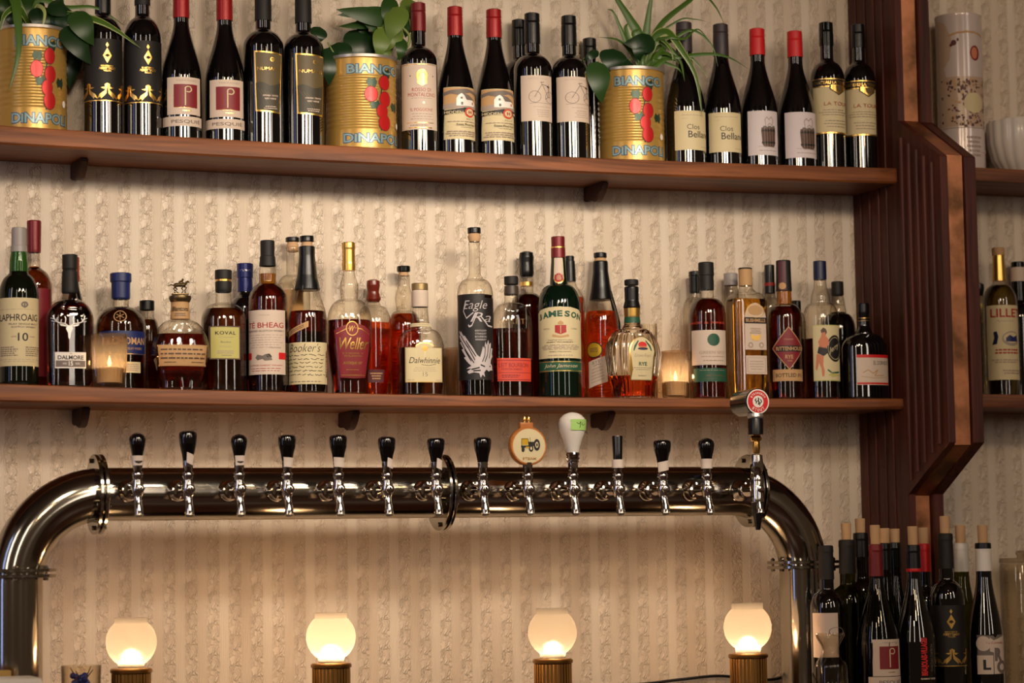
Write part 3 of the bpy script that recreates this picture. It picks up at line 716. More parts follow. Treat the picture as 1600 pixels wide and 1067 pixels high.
# ------------------------------------------------------------------ candle lamps on the counter
def lamp(cx, top, r, label, power):
    d = 0.27; c = at(cx, top+38, d); s = ppm(c); R = r/s; root = empty('candle_lamp', (c.x, -d, ZC), label, 'lamp', 'frosted globe candle lamps along the counter')
    def Z(y): return at(cx, y, d).z-ZC
    zc = Z(top+38); pr = []; zt_, zb = Z(top), Z(top+77)
    for i in range(25):
        a = math.radians(47-105*i/24)
        pr.append((zc+R*math.sin(a), R*math.cos(a)))
    k = (zt_-zc)-R*math.sin(math.radians(47))
    pr = [(zt_, R*.66), (zc+R*math.sin(math.radians(47))+.001, R*.655)]+pr+[(zb, R*.52), (zb-.006, R*.52)]
    bm = bmesh.new(); lathe(bm, pr, 48, close=False); finish(bm, 'globe', 'frost', root, sharp=60)
    zb2 = Z(top+79); Rb = R*.76
    bm = bmesh.new(); lathe(bm, [(0, Rb*1.05), (.006, Rb*1.05), (.008, Rb*.96), (zb2-.010, Rb*.96), (zb2-.008, Rb*1.08), (zb2-.003, Rb*1.1), (zb2, Rb*1.02), (zb2+.001, Rb*.6)], 48)
    for i in range(30):
        a = 2*math.pi*i/30; tube(bm, [(Rb*.965*math.cos(a), Rb*.965*math.sin(a), .008), (Rb*.965*math.cos(a), Rb*.965*math.sin(a), zb2-.010)], Rb*.062, 6)
    finish(bm, 'fluted_base', 'brass', root, sharp=40)
    bm = bmesh.new(); lathe(bm, [(zb2, .019), (zb2+.010, .019), (zb2+.011, .017), (zb2+.0105, .002)], 24); cd = finish(bm, 'candle', 'waxwhite', root)
    bm = bmesh.new(); lathe(bm, [(zb2+.011, .0005), (zb2+.016, .004), (zb2+.021, .0042), (zb2+.030, .0018), (zb2+.036, .0002)], 12); finish(bm, 'flame', 'flame', cd)
    l = light('POINT', 'candle_glow', (0, 0, 0), power*3.3, (1.0, 0.61, 0.31), 0.010); l.location = (c.x, -d, ZC+zb2+.023)
lamp(205, 965, 39.5, 'frosted globe lamp on fluted brass base, leftmost, beside the tumbler', .62)
lamp(517, 957, 38.5, 'brightest frosted globe lamp on fluted brass base, second from left', 1.0)
lamp(863, 950, 38, 'frosted globe lamp on fluted brass base, under the white tap handle', .55)
lamp(1168, 942, 37.5, 'frosted globe lamp on fluted brass base, rightmost, under the stout tap', .8)
MT['tubpaper'] = mat('pale_lilac_paper', (208, 196, 198), 0.6); MT['dullcap'] = mat('dull_grey_foil', (52, 44, 48), .45)
# ------------------------------------------------------------------ upper shelf: wine
TOPD = 0.117
def lab_goats(b, cx, y0, y1):
    p = P('rect', 'matteblack'); c = .57
    p.poly([(c, .06), (c+.03, .10), (c, .14), (c-.03, .10)], 'goldfoil'); p.poly([(c, .15), (c+.085, .27), (c, .39), (c-.085, .27)], 'goldfoil')
    p.up().poly([(c-.05, .27), (c, .24), (c+.05, .27), (c, .30)], 'matteblack')
    p.text('MONASTERIO DEL', c, .435, .25, .022, 'goldfoil', .02); p.text('ABBEYTIADO', c, .475, .33, .042, 'goldfoil', .03); p.text('VILLAR', c, .515, .15, .022, 'goldfoil', .02)
    for k in (-1, 0, 1):
        q = c+.38*k
        for sg in (-1, 1):
            p.poly([(q, .71), (q+sg*.05, .73), (q+sg*.05, .775), (q+sg*.13, .785), (q+sg*.07, .805), (q+sg*.03, .80), (q+sg*.06, .84), (q+sg*.15, .89), (q+sg*.20, .965), (q+sg*.13, .935), (q+sg*.12, .965), (q+sg*.08, .93), (q+sg*.02, .88), (q+sg*.01, .80)], 'goldfoil')
    p.rect(.0, .985, 1, 1.0, 'goldfoil')
    b.label(p, cx-29, cx+29.5, y0, y1, 'label')
def lab_staff(b, x0, x1, y0, y1, y2, y3):
    p = P('rect', 'peach'); p.rect(.2, .19, .85, .81, 'maroon'); p.rect(.2, .805, .85, .815, 'goldfoil')
    p.text('TERRASSES', .55, .09, .56, .045, 'softink'); p.lines(1, .87, .92, .4, .7, 'goldfoil'); p.up()
    p.stroke([(.5, .76), (.5, .28), (.54, .25), (.62, .25), (.66, .30), (.66, .36), (.6, .40), (.53, .385)], .032, 'cream', .75)
    b.label(p, x0, x1, y0, y1, 'label')
    p = P('rect', 'peach'); p.text('PESQUIÉ', .57, .5, .62, .5, 'greyink', .01); b.label(p, x0-7, x1+2, y2, y3, 'lower_label')
a = wine('wine bottle with gold goats on black label, beside the leftmost tin planter', 161, -43, 30, 'bord', 'black', 22, TOPD, nk=.255); lab_goats(a, 161, 66, 163)
a = wine('wine bottle with gold goats on black label, under the long leaf tip', 223, -38, 29.5, 'bord', 'matteblack', 9, TOPD, nk=.24); lab_goats(a, 224, 69, 166)
a = wine('red-capped wine bottle with maroon square staff label, left one of the shelf pair', 284, -33, 31, 'burg', 'capred', 29, TOPD, nk=.27); lab_staff(a, 262, 312.5, 126, 184, 187, 202)
a = wine('red-capped wine bottle with maroon square staff label, right one of the shelf pair', 352, -28, 31, 'burg', 'capred', 33, TOPD, nk=.27); lab_staff(a, 328.5, 380, 130, 188, 191, 206)
def lab_hills(b, x0, x1, y0, y1):
    p = P()
    def mx(x, y): return x if x < .5 else x-(.14*y)*(x-.5)*2
    q = lambda l: [(mx(x, y), y) for x, y in l]
    p.poly(q([(0, 0), (1, .03), (1, 1), (.05, .97)]), 'goldfoil'); p.up(); p.poly(q([(.05, .025), (.95, .055), (.95, .975), (.09, .945)]), 'dgold'); p.up()
    p.poly(q([(.06, .52), (.2, .50), (.35, .52), (.5, .56), (.68, .55), (.85, .52), (.95, .50), (.95, .97), (.09, .94)]), 'hill'); p.up()
    for i in range(6): p.stroke(q([(.12+.1*i, .60+.02*i), (.35+.1*i, .78), (.6+.06*i, .95)]), .012, 'dgold')
    p.ring(.58, .14, .075, .035, .6, 'goldfoil'); p.text('a', .58, .14, .05, .025, 'goldfoil'); p.text('NUMANS', .47, .29, .72, .052, 'goldfoil', -.01)
    p.text('ARRIBA TINTO', .52, .72, .5, .027, 'peach', .03); p.text('RED WINE', .52, .77, .36, .027, 'peach', .03); p.lines(2, .88, .94, .3, .75, 'peach')
    b.label(p, x0, x1, y0, y1, 'label')
a = wine('broad dark wine bottle with slanted gold-edged landscape label, left of its twin', 412.5, -23, 32, 'bord', 'matteblack', 33, TOPD, nk=.27); lab_hills(a, 398, 441, 85, 182)
a = wine('broad dark wine bottle with slanted gold-edged landscape label, beside the middle tin planter', 475.5, -18, 32, 'bord', 'matteblack', 37, TOPD, nk=.27); lab_hills(a, 462.5, 506.5, 89, 186)
a = wine('wine bottle with maroon foil and tall cream label with gold crest', 656, 5, 28.8, 'bord', 'darkred', 50, TOPD, nk=.28)
p = P('rect', 'peach'); p.rect(.02, .012, .98, .02, 'goldfoil'); p.ring(.57, .19, .13, .10, .6, 'goldfoil'); p.ell(.57, .20, .06, .06, 'goldfoil'); p.stroke([(.46, .27), (.57, .31), (.68, .27)], .04, 'goldfoil', 1.6)
p.ell(.3, .19, .02, .01, 'greyink'); p.ell(.84, .19, .02, .01, 'greyink')
p.text('ROSSO DI', .56, .40, .44, .052, 'redink', -.004); p.text('MONTALCINO', .57, .475, .66, .056, 'redink', -.004); p.lines(1, .52, .535, .3, .85, 'softink'); p.ell(.60, .595, .03, .02, 'white')
p.text('IL POGGIONE', .56, .70, .52, .045, 'redink', -.01); p.lines(3, .745, .86, .3, .85, 'softink', fill=.25); p.rect(.2, .892, .85, .902, 'goldfoil'); p.lines(1, .925, .945, .22, .75, 'greyink'); p.rect(.25, .965, .8, .978, 'goldfoil')
a.label(p, 629, 683, 104, 207)
def lab_barn(b, x0, x1, y0, y1):
    p = P('rect', 'cream'); p.up(); p.rect(.0, .012, 1, .40, 'tan'); p.up()
    p.poly([(0, .17), (.2, .13), (.4, .16), (.7, .10), (1, .16), (1, .08), (.6, .03), (.2, .06), (0, .10)], 'greyink'); p.poly([(0, .34), (.35, .30), (1, .32), (1, .42), (0, .42)], 'softink')
    p.up().poly([(.34, .36), (.34, .22), (.40, .15), (.47, .12), (.54, .16), (.58, .23), (.78, .24), (.86, .29), (.86, .36)], 'white'); p.up(); p.poly([(.47, .12), (.66, .15), (.84, .24), (.60, .245), (.55, .17)], 'greyink')
    p.rect(.44, .19, .49, .23, 'greyink'); p.rect(.45, .29, .5, .345, 'greyink'); p.rect(.76, .28, .80, .33, 'redink')
    p.poly([(.0, .445), (.3, .43), (.55, .395), (.9, .42), (1, .43), (1, .53), (.9, .51), (.55, .48), (.3, .51), (.0, .53)], 'ink'); p.up()
    p.text('HIDDEN', .27, .487, .46, .052, 'cream', .02); p.text('BE', .92, .475, .14, .045, 'cream', .02); p.ell(.68, .48, .14, .095, 'redorange', 24); p.up().ell(.68, .48, .10, .066, 'cream', 20); p.up().text('H', .68, .48, .09, .06, 'redink', .04)
    p.text('2017', .68, .61, .2, .025, 'greyink', space=1.4); p.lines(1, .65, .675, .1, .95, 'softink'); p.text('Estate Pinot Noir', .60, .72, .52, .045, 'ink'); p.lines(1, .76, .78, .4, .8, 'softink'); p.lines(3, .83, .95, .06, .95, 'softink')
    b.label(p, x0, x1, y0, y1)
a = wine('red-topped wine bottle with barn picture label, left one of the pair', 713.5, 11, 29.3, 'burg', 'capred', 57, TOPD, nk=.21); lab_barn(a, 694, 744, 141, 222)
a = wine('red-topped wine bottle with barn picture label, right one of the pair', 774.5, 15, 29.3, 'burg', 'capred', 60, TOPD, nk=.21); lab_barn(a, 753, 805, 144, 224)
wine('dark screw-capped bottle standing behind the left bicycle label bottle', 813.5, 31, 27, 'bord', 'black', 72, .034)
wine('dark bottle mostly hidden behind the rightmost planter leaves', 924, 60, 26, 'bord', 'black', 90, .034)
def lab_bike(b, x0, x1, y0, y1):
    p = P('rect', 'peach'); p.text('SOTTO VOCE', .5, .07, .55, .022, 'softink'); g = 'greyink'; A = .75
    for x in (.40, .87): p.ring(x, .47, .17, .13, .92, g, 36)
    for x in (.40, .87):
        for k in range(8): q = k*math.pi/4+.2; p.stroke([(x, .47), (x+.155*math.cos(q), .47+.118*math.sin(q))], .004, 'softink')
    for l in ([(.40, .47), (.60, .19), (.80, .47), (.87, .47)], [(.60, .19), (.56, .15), (.66, .15)], [(.60, .2), (.82, .23)], [(.82, .23), (.87, .47)], [(.80, .47), (.70, .52)], [(.82, .18), (.80, .47)]): p.stroke(l, .014, g)
    p.poly([(.74, .23), (.84, .22), (.86, .27), (.78, .26)], 'ink'); p.stroke([(.25, .615), (.5, .605), (.95, .615)], .012, 'softink'); p.lines(1, .68, .70, .3, .95, 'softink'); p.lines(4, .74, .92, .45, .85, 'softink', fill=.3)
    b.label(p, x0, x1, y0, y1)
a = wine('slim dark wine bottle with bicycle drawing label, left one of the pair', 834.5, 21, 30, 'bord', 'black', 69, TOPD, nk=.27); lab_bike(a, 815.5, 863, 123, 194)
a = wine('slim dark wine bottle with bicycle drawing label, half under the heart-shaped leaf', 892, 25, 29.3, 'bord', 'black', 72, TOPD, nk=.27); lab_bike(a, 871.5, 922, 125, 195)
def lab_clos(b, x0, x1, y0, y1):
    p = P('rect', 'cream'); p.lines(1, .10, .125, .2, .95, 'softink', False); p.lines(1, .19, .21, .2, .35, 'softink', False); p.text('Clos', .50, .41, .34, .125, 'ink', -.005); p.text('Bellane', .70, .60, .68, .17, 'ink', .005); p.lines(1, .90, .93, .72, .98, 'softink', False)
    b.label(p, x0, x1, y0, y1)
a = wine('grey-capped wine bottle with cream label, behind the drooping spider plant blade', 1072.5, 35, 31, 'burg', 'dullcap', 82, TOPD, nk=.235); lab_clos(a, 1055, 1103, 178, 239)
a = wine('grey-capped wine bottle with cream label, beside a red-capped bottle', 1130, 38, 29.5, 'burg', 'dullcap', 88, TOPD, nk=.235); lab_clos(a, 1108.5, 1158, 180.5, 242)
def lab_tub(b, x0, x1, y0, y1):
    p = P('rect', 'tubpaper'); p.poly([(.40, .38), (.84, .36), (.85, .45), (.83, .76), (.78, .81), (.48, .82), (.42, .76), (.39, .46)], 'barrelbrown'); p.up()
    for y in (.45, .72): p.stroke([(.40, y), (.84, y-.01)], .03, 'ink', 1.4)
    for x in (.48, .56, .64, .72): p.stroke([(x, .38), (x+.01, .80)], .008, 'softink')
    p.stroke([(.52, .33), (.50, .20), (.56, .14), (.62, .2), (.70, .13), (.76, .22), (.72, .33), (.64, .28), (.58, .33)], .02, 'softink'); p.ell(.5, .37, .06, .03, 'greyink'); p.ell(.64, .37, .07, .03, 'greyink'); p.ell(.78, .36, .05, .03, 'greyink')
    p.stroke([(.3, .80), (.85, .82)], .01, 'softink'); p.lines(1, .88, .91, .25, .95, 'softink')
    b.label(p, x0, x1, y0, y1)
a = wine('red-capped wine bottle with pale barrel drawing label, left one of the pair', 1187, 45, 29.5, 'burg', 'brightred', 87, TOPD, nk=.24); lab_tub(a, 1169.5, 1215, 178, 247)
a = wine('red-capped wine bottle with pale barrel drawing label, right one of the pair', 1246, 49, 29.5, 'burg', 'brightred', 90, TOPD, nk=.24); lab_tub(a, 1227.5, 1275.5, 180, 251)
def lab_tower(b, x0, x1, y0, y1):
    p = P('rect', 'cream'); p.up(); p.rect(0, 0, 1, .155, 'goldfoil'); p.up(); p.rect(0, .02, 1, .135, 'ink'); p.up(); p.text('CHATEAU LA TOUR', .5, .08, .9, .055, 'goldfoil', .03)
    p.poly([(.46, .12), (.90, .12), (.92, .2), (.85, .235), (.70, .305), (.55, .235), (.47, .2)], 'ink'); p.up(); p.poly([(.50, .12), (.87, .12), (.89, .19), (.83, .225), (.70, .29), (.57, .225), (.50, .19)], 'goldfoil'); p.up(); p.poly([(.62, .14), (.78, .14), (.76, .22), (.70, .255), (.64, .22)], 'dgold')
    p.text('LA TOUR', .66, .46, .66, .065, 'redink', -.012); p.lines(3, .55, .68, .2, .95, 'softink', fill=.25); p.lines(3, .74, .90, .3, .95, 'softink', fill=.25); p.rect(0, .975, 1, 1, 'goldfoil')
    b.label(p, x0, x1, y0, y1)
a = wine('dark wine bottle with gold shield band and cream label, next to the red-capped pair', 1295.5, 35, 27, 'bord', 'dgreen', 72, TOPD, nk=.25); lab_tower(a, 1273, 1322, 127, 213)
a = wine('dark wine bottle with gold shield band and cream label, against the pilaster', 1345.5, 38, 25.5, 'bord', 'black', 75, TOPD, nk=.25); lab_tower(a, 1322, 1370, 130, 216)
for q in bpy.data.objects:
    if q.get('category') == 'bottle' and q.location.z > 2.0: q['group'] = 'wine bottles on the upper shelf'
# ------------------------------------------------------------------ tin planters
def tin(cx, ytop, hw, label, cat='planter', tx=0, group='tomato tins used as planters'):
    b = Bottle('tin_planter', label, cx, .095, [(ytop+4, hw), (ytop+60, hw), (ybase(cx, .095, 'top'), hw)], None, 'top', group, cat='planter')
    b.root['group'] = group; H = b.z(ytop); R = hw/b.s
    pr = [(H-.004, R*.94), (H, R*1.0), (H, R*1.03), (H-.004, R*1.035), (H-.006, R)]
    z0, z1 = .018, H-.02
    n = 40
    pr += [(H-.012, R)]
    for i in range(n*2+1):
        z = H*.80-(H*.58)*i/(n*2); pr.append((z, R-.0011*(.5-.5*math.cos(2*math.pi*i/8))))
    pr += [(.006, R), (.005, R*1.03), (.001, R*1.03), (0, R*.98)]
    bm = bmesh.new(); lathe(bm, pr, 64); c = finish(bm, 'tin_can', 'canyellow', b.root, sharp=30)
    bm = bmesh.new(); lathe(bm, [(H-.001, R*1.0), (H+.0015, R*1.01), (H+.0015, R*1.04), (H-.004, R*1.045), (H-.0045, R*1.02)], 64, close=False); finish(bm, 'tin_rim', 'silver', b.root)
    bm = bmesh.new(); lathe(bm, [(.0, R*1.035), (.004, R*1.04), (.005, R*1.01)], 64, close=False); finish(bm, 'tin_foot', 'silver', b.root)
    bm = bmesh.new(); lathe(bm, [(H-.003, R*.3), (H-.002, R*.93), (H-.006, R*.93)], 32); finish(bm, 'soil', 'soil', b.root)
    b.pr = [(H, R), (0, R)]; p = Print(); c0 = .5
    T = lambda s, y, w: (p.text(s, .5, y, w, .115, 'canedge', .075), setattr(p, 'lay', 2), p.text(s, .5, y, w*.985, .098, 'canblue', .02), setattr(p, 'lay', 1))
    T('BIANCO', .125, .88); T('DiNAPOLI', .885, 1.0)
    for x, y in ((.66, .16), (.47, .52), (.83, .52), (.42, .27), (.60, .74)):
        p.poly([(x-.08, y), (x-.05, y-.05), (x, y-.03), (x+.05, y-.055), (x+.08, y), (x+.05, y+.06), (x, y+.035), (x-.05, y+.05)], 'canleaf')
    p.stroke([(.60, .2), (.56, .4), (.60, .62), (.56, .80)], .02, 'canleaf'); p.up(); p.lay = 3
    for x, y, r in ((.62, .27, .105), (.41, .405, .11), (.63, .45, .11), (.58, .585, .105), (.62, .71, .115)):
        p.ell(x, y, r*.92, r*.80, 'maroon', 20); p.lay = 4; p.ell(x, y, r*.84, r*.72, 'tomato', 20); p.lay = 3
    p.up(); p.ell(.93, .72, .045, .035, 'white', 16)
    f, w, h = b.fmap(cx-hw*.62+tx, cx+hw*.90+tx, ytop+4, ytop+4+(ybase(cx, .095, 'top')-ytop-6))
    wrap(p, 'printed_label', b.root, f, w, h, 'printed lettering and tomatoes')
    return b
t1 = tin(50, 50, 54, 'yellow tomato tin planter at the left end of the upper shelf', tx=2)
t2 = tin(565, 96, 55.5, 'yellow tomato tin planter with bushy ivy-like leaves, between wine bottles', tx=6)
t3 = tin(987, 114, 52, 'yellow tomato tin planter holding the spider plant, right of centre', tx=2)
# leaves ---------------------------------------------------------------
def crom(pts, n):
    P_ = [Vector(p) for p in pts]; P_ = [P_[0]*2-P_[1]]+P_+[P_[-1]*2-P_[-2]]; out = []
    m = len(P_)-3
    for i in range(m):
        a, b, c, d = P_[i:i+4]
        for k in range(n):
            t = k/n; out.append(.5*((2*b)+(c-a)*t+(2*a-5*b+4*c-d)*t*t+(3*b-a-3*c+d)*t**3))
    out.append(P_[-2].copy()); return out
PROFS = {'blade': lambda t: min(1, .35+t*2.2)*min(1, (1-t)*1.6)**.8, 'heart': lambda t: (math.sin(math.pi*min(1, t*1.02)**.55)**.75 if t < .98 else 0.02)*(1 if t > .04 else .55),
         'lance': lambda t: math.sin(math.pi*t**.75)**.9+.01}
def leaf(bm, px, w, prof='blade', tilt=0.0, fold=.25, mc=0, me_=0, n=8):
    """px: points (x, y, depth); w: half width in photo pixels; the ribbon faces the room, tilted about its length."""
    pts = crom([at(*q) for q in px], n); hw = w/ppm(pts[0]); m = len(pts); rows = []
    for i, p in enumerate(pts):
        t = (pts[min(i+1, m-1)]-pts[max(i-1, 0)]).normalized(); nn = Vector((-.25, -1, .25)).normalized()
        s = t.cross(nn).normalized(); nn = s.cross(t).normalized()
        s2 = s*math.cos(tilt)+nn*math.sin(tilt); n2 = nn*math.cos(tilt)-s*math.sin(tilt); r = hw*PROFS[prof](i/(m-1)); row = []
        for u in (-1, -.72, 0, .72, 1): row.append(bm.verts.new(p+s2*(u*r)+n2*(-abs(u)*r*-fold*-1)))
        rows.append(row)
    for a, b in zip(rows, rows[1:]):
        for k in range(4):
            f = bm.faces.new((a[k], a[k+1], b[k+1], b[k])); f.material_index = me_ if k in (0, 3) else mc
def heart(bm, cx, cy, d, L_, wd, ang, dip=0.012, tilt=.2, m=0, back=0.0):
    """heart leaf: base at (cx, cy), tip L_ px away in direction ang (degrees, 90 = down)."""
    a = math.radians(ang); pts = []
    for t in (0, .33, .66, 1): pts.append((cx+L_*t*math.cos(a), cy+L_*t*math.sin(a), d+back*t+dip*math.sin(math.pi*t)))
    leaf(bm, pts, wd, 'heart', tilt, .18, m, m, 8)
def foliage(name, planter, builder, mats, label=None):
    bm = bmesh.new(); builder(bm)
    M_ = Matrix.Translation(-planter.base); bm.transform(M_)
    o = finish(bm, name, mats, planter.root, sharp=180, label=label); return o
def stemtube(bm, px, r, mi=0):
    pts = crom([at(*q) for q in px], 6); tube(bm, pts, [r]*len(pts), 6, mi)
SP = ['blade', 'bladeedge']
foliage('ivy_leaf_foliage', t1, lambda bm: [heart(bm, 118, 17, .15, 62, 20, 62, m=0), heart(bm, 96, 12, .13, 42, 19, 100, tilt=-.2, m=1), heart(bm, 105, 40, .145, 72, 22, 58, tilt=.3, m=1), heart(bm, 65, 10, .12, 45, 22, 80, m=1), heart(bm, 52, -6, .10, 48, 20, 95, m=0), heart(bm, 76, 6, .13, 44, 16, 20, m=1), heart(bm, 20, 5, .1, 44, 20, 80, m=1), heart(bm, 82, -25, .09, 36, 14, 60, m=0), heart(bm, 8, -10, .1, 44, 20, 100, m=0), heart(bm, 112, 60, .05, 80, 20, 92, m=1), stemtube(bm, [(60, 48, .1), (85, 20, .12), (118, 19, .15)], .0016, 2)], ['leaf', 'leafdark', 'stem'])
foliage('spider_plant_blades', t1, lambda bm: [leaf(bm, [(50, 50, .1), (20, -10, .12), (26, 10, .15), (29, 80, .17), (14, 142, .17)], 9, 'blade', .2, .3, 0, 0), leaf(bm, [(45, 45, .1), (60, 0, .12), (100, 11, .13), (150, 12, .13), (195, 40, .12)], 5, 'blade', 0, .3), leaf(bm, [(100, 20, .14), (145, 28, .15), (180, 45, .155), (221, 76, .155)], 7, 'blade', .3, .3, 0, 1),
    leaf(bm, [(55, 48, .1), (62, 0, .1), (80, -30, .12)], 6, 'blade', 0, .3, 0, 1), leaf(bm, [(40, 48, .1), (25, 0, .1), (0, -30, .1)], 8, 'blade', 0, .3, 0, 1), leaf(bm, [(45, 48, .1), (44, 0, .1), (50, -40, .1)], 7, 'blade', 0, .3, 0, 1), leaf(bm, [(50, 48, .1), (30, 12, .13), (8, 22, .15), (0, 50, .15)], 6, 'blade', 0, .3, 0, 1), leaf(bm, [(60, 45, .1), (58, 10, .12), (70, 20, .15), (62, 60, .15)], 4, 'blade', 0, .3, 1, 1)], SP)
def ivy2(bm):
    heart(bm, 500, 42, .115, 30, 14, 100, m=1)
    for x, y, L_, w_, a, m in ((562, 45, 60, 26, 88, 1), (545, 60, 58, 20, 70, 1), (585, 62, 58, 20, 75, 1), (604, 58, 44, 16, 110, 0), (528, 66, 44, 20, 80, 1), (516, 74, 60, 16, 92, 1), (612, 30, 88, 15, 190, 0), (606, 18, 80, 10, 176, 0), (590, 36, 62, 8, 175, 0), (625, 10, 58, 19, 110, 2), (612, -4, 52, 14, 100, 0), (640, -2, 46, 16, 85, 2), (600, 44, 50, 15, 100, 2), (622, 40, 46, 16, 115, 2), (588, 48, 40, 13, 95, 2), (608, 66, 34, 12, 120, 2), (630, 60, 36, 10, 100, 0), (575, 22, 40, 14, 60, 0), (598, 26, 44, 13, 75, 2), (640, 20, 40, 12, 100, 0), (560, 30, 34, 10, 60, 0)):
        heart(bm, x, y, .10+random.uniform(-.02, .045), L_, w_, a, m=m, tilt=random.uniform(-.3, .4))
    stemtube(bm, [(512, 66, .12), (524, 85, .12), (545, 96, .11)], .0016, 3); stemtube(bm, [(615, 32, .12), (640, 58, .12), (625, 92, .11)], .003, 3); stemtube(bm, [(640, 30, .11), (642, 60, .11), (618, 96, .10)], .002, 3); stemtube(bm, [(596, 40, .11), (585, 95, .11)], .002, 3)
foliage('ivy_leaf_foliage', t2, ivy2, ['leaf', 'leafdark', 'leafpale', 'stem'])
def ivy3(bm):
    for x, y, L_, w_, a, m in ((934, 96, 66, 20, 84, 0), (958, 76, 42, 23, 82, 1), (1024, 66, 50, 16, 178, 1), (935, 80, 28, 7, 150, 1), (965, 98, 40, 16, 20, 1), (1000, 60, 36, 14, 90, 1)):
        heart(bm, x, y, .15 if m == 0 else .125, L_, w_, a, m=m)
    stemtube(bm, [(975, 114, .1), (965, 106, .12), (985, 92, .12)], .0016, 2)
foliage('ivy_leaf_foliage', t3, ivy3, ['leaf', 'leafdark', 'stem'])
def spider(bm):
    q = .105; c = (1003, 112, q)
    for l, w, tl_, e in (([c, (1000, 60, q), (985, 30, q), (962, -6, .11), (945, -40, .12)], 8, 0, 0), ([c, (1008, 70, q), (1014, 20, .11), (1022, -30, .12)], 7, 0, 0), ([c, (1010, 80, q), (1034, 36, .11), (1075, 2, .12), (1095, -12, .12), (1118, 10, .13), (1133, 40, .13)], 5, .3, 0),
        ([c, (1018, 64, .12), (1042, 48, .14), (1066, 78, .155), (1088, 120, .16), (1098, 185, .165)], 8, .2, 1), ([c, (1010, 70, q), (1045, 58, .15), (1070, 60, .15), (1092, 46, .14), (1118, 80, .14)], 3, 0, 0), ([c, (1020, 80, q), (1050, 62, .13), (1082, 47, .14), (1112, 70, .15), (1122, 105, .15)], 3.4, 0, 0),
        ([c, (1010, 90, q), (1060, 88, .14), (1110, 84, .15), (1140, 90, .15), (1170, 108, .15)], 4, 0, 0), ([c, (1020, 100, .12), (1050, 88, .13), (1080, 90, .14), (1108, 122, .15)], 4.5, 0, 1), ([c, (1015, 60, q), (1040, 70, .13), (1062, 92, .14), (1070, 128, .15)], 5, 0, 0), ([c, (1025, 85, .12), (1045, 84, .14), (1062, 100, .15)], 5, .2, 0),
        ([c, (1016, 108, .13), (1040, 92, .14), (1060, 96, .14)], 6, .3, 0), ([c, (985, 80, q), (968, 40, q), (958, 18, q), (948, 14, .11)], 3.4, 0, 0), ([c, (985, 80, q), (965, 62, .12), (935, 58, .13)], 3, 0, 0), ([c, (985, 70, q), (978, 44, q), (981, 36, q)], 7, .4, 1), ([c, (1010, 70, q), (1060, 32, .12), (1085, 30, .13), (1105, 34, .13)], 2, 0, 0), ([c, (1018, 80, .12), (1030, 60, .13), (1048, 76, .15), (1052, 100, .15)], 4, 0, 1),
        ([c, (1000, 80, q), (992, 50, q), (1000, 45, q)], 9, .2, 0), ([c, (1024, 96, .12), (1038, 74, .13), (1022, 90, .15), (1024, 100, .15)], 4, 0, 0), ([c, (1020, 94, .12), (1055, 104, .14), (1066, 115, .14)], 3.6, 0, 0)):
        pts = list(l) if isinstance(l, tuple) else l
        leaf(bm, pts, w, 'blade', tl_, .35, 0, e)
    tube(bm, [at(1003, 116, .1), at(1003, 92, .1), at(1006, 78, .1)], [.012, .010, .004], 10, 0)
foliage('spider_plant_blades', t3, spider, SP)
# ------------------------------------------------------------------ middle shelf: spirits
MD, MB = 0.122, 0.042
GF = 'spirits bottles in front on the middle shelf'; GB = 'spirits bottles behind on the middle shelf'
def sp(label, cx, prof, glass='clear', segs=(), liq=None, d=MD, n=2.0, ratio=1.0, kind='spirits_bottle', group=None, shelf='mid', res=44):
    pr = expand(prof); yb = ybase(cx, d, shelf)
    prof = [p_ if not (len(p_) == 2 and p_[0] == 'B') else p_ for p_ in prof]
    prof = list(prof)+[(yb, prof[-1][-1])]
    return Bottle(kind, label, cx, d, prof, glass, shelf, group or (GF if d > .08 else GB), segs, liq, n, ratio, res=res)
# cream label, green neck
b = sp('dark green bottle with tall white label reading Islay malt, leftmost on the middle shelf', 29, [(393, 11.5), (408, 14), (424, 14.5), ('b', 466, 31), (596, 31)], 'dgreen', [('cap', [(356, 10.5), (357, 11.3), (384, 11.6), (385, 12.6), (394, 13)], 'greycap')])
b.seg('neck', [(394, 12.4), (408, 14.3), (424, 14.8), (426, 14.6)], MT.setdefault('lime', mat('lime_green_glass', (64, 120, 44), .08, trans=.6)), 'bright green glass neck')
b.root['label'] = 'dark green bottle with grey cap and tall white label, leftmost on the middle shelf'
p = P('rect', 'cream'); p.ring(.58, .10, .07, .045, .5, 'greyink'); p.stroke([(.58, .06), (.58, .15)], .03, 'greyink'); p.lines(1, .165, .175, .05, 1, 'softink', False); p.text('LAPHROAIG', .46, .29, .86, .10, 'ink', .01); p.text('ISLAY SINGLE MALT', .58, .385, .62, .026, 'greyink', .02); p.text('SCOTCH WHISKY', .58, .43, .52, .026, 'greyink', .02)
p.text('10', .55, .575, .20, .12, 'ink', .01); p.text('AGED', .37, .57, .1, .02, 'greyink'); p.text('YEARS', .74, .57, .13, .02, 'greyink'); p.lines(5, .71, .86, .06, .48, 'greyink', False); p.lines(5, .71, .86, .60, .98, 'greyink', False); p.lines(2, .89, .95, .05, .95, 'softink', fill=.2)
b.label(p, 0, 59.5, 468, 574)
b = sp('tall amber bottle with maroon cap and maroon label, behind the leftmost bottle', 53, [(395, 8.5), (416, 9.5), ('b', 452, 28), (596, 28)], 'clear', [('cap', [(345, 10.5), (347, 11.2), (392, 10.6), (395, 10.2)], 'darkred')], (417, 'amber'), MB)
p = P('rect', 'maroon'); b.label(p, 45, 79, 453, 590); b.body.name = 'glass'
p = P(); p.text('1881', .5, .5, .8, .3, 'cream', .03); b.pr2 = None
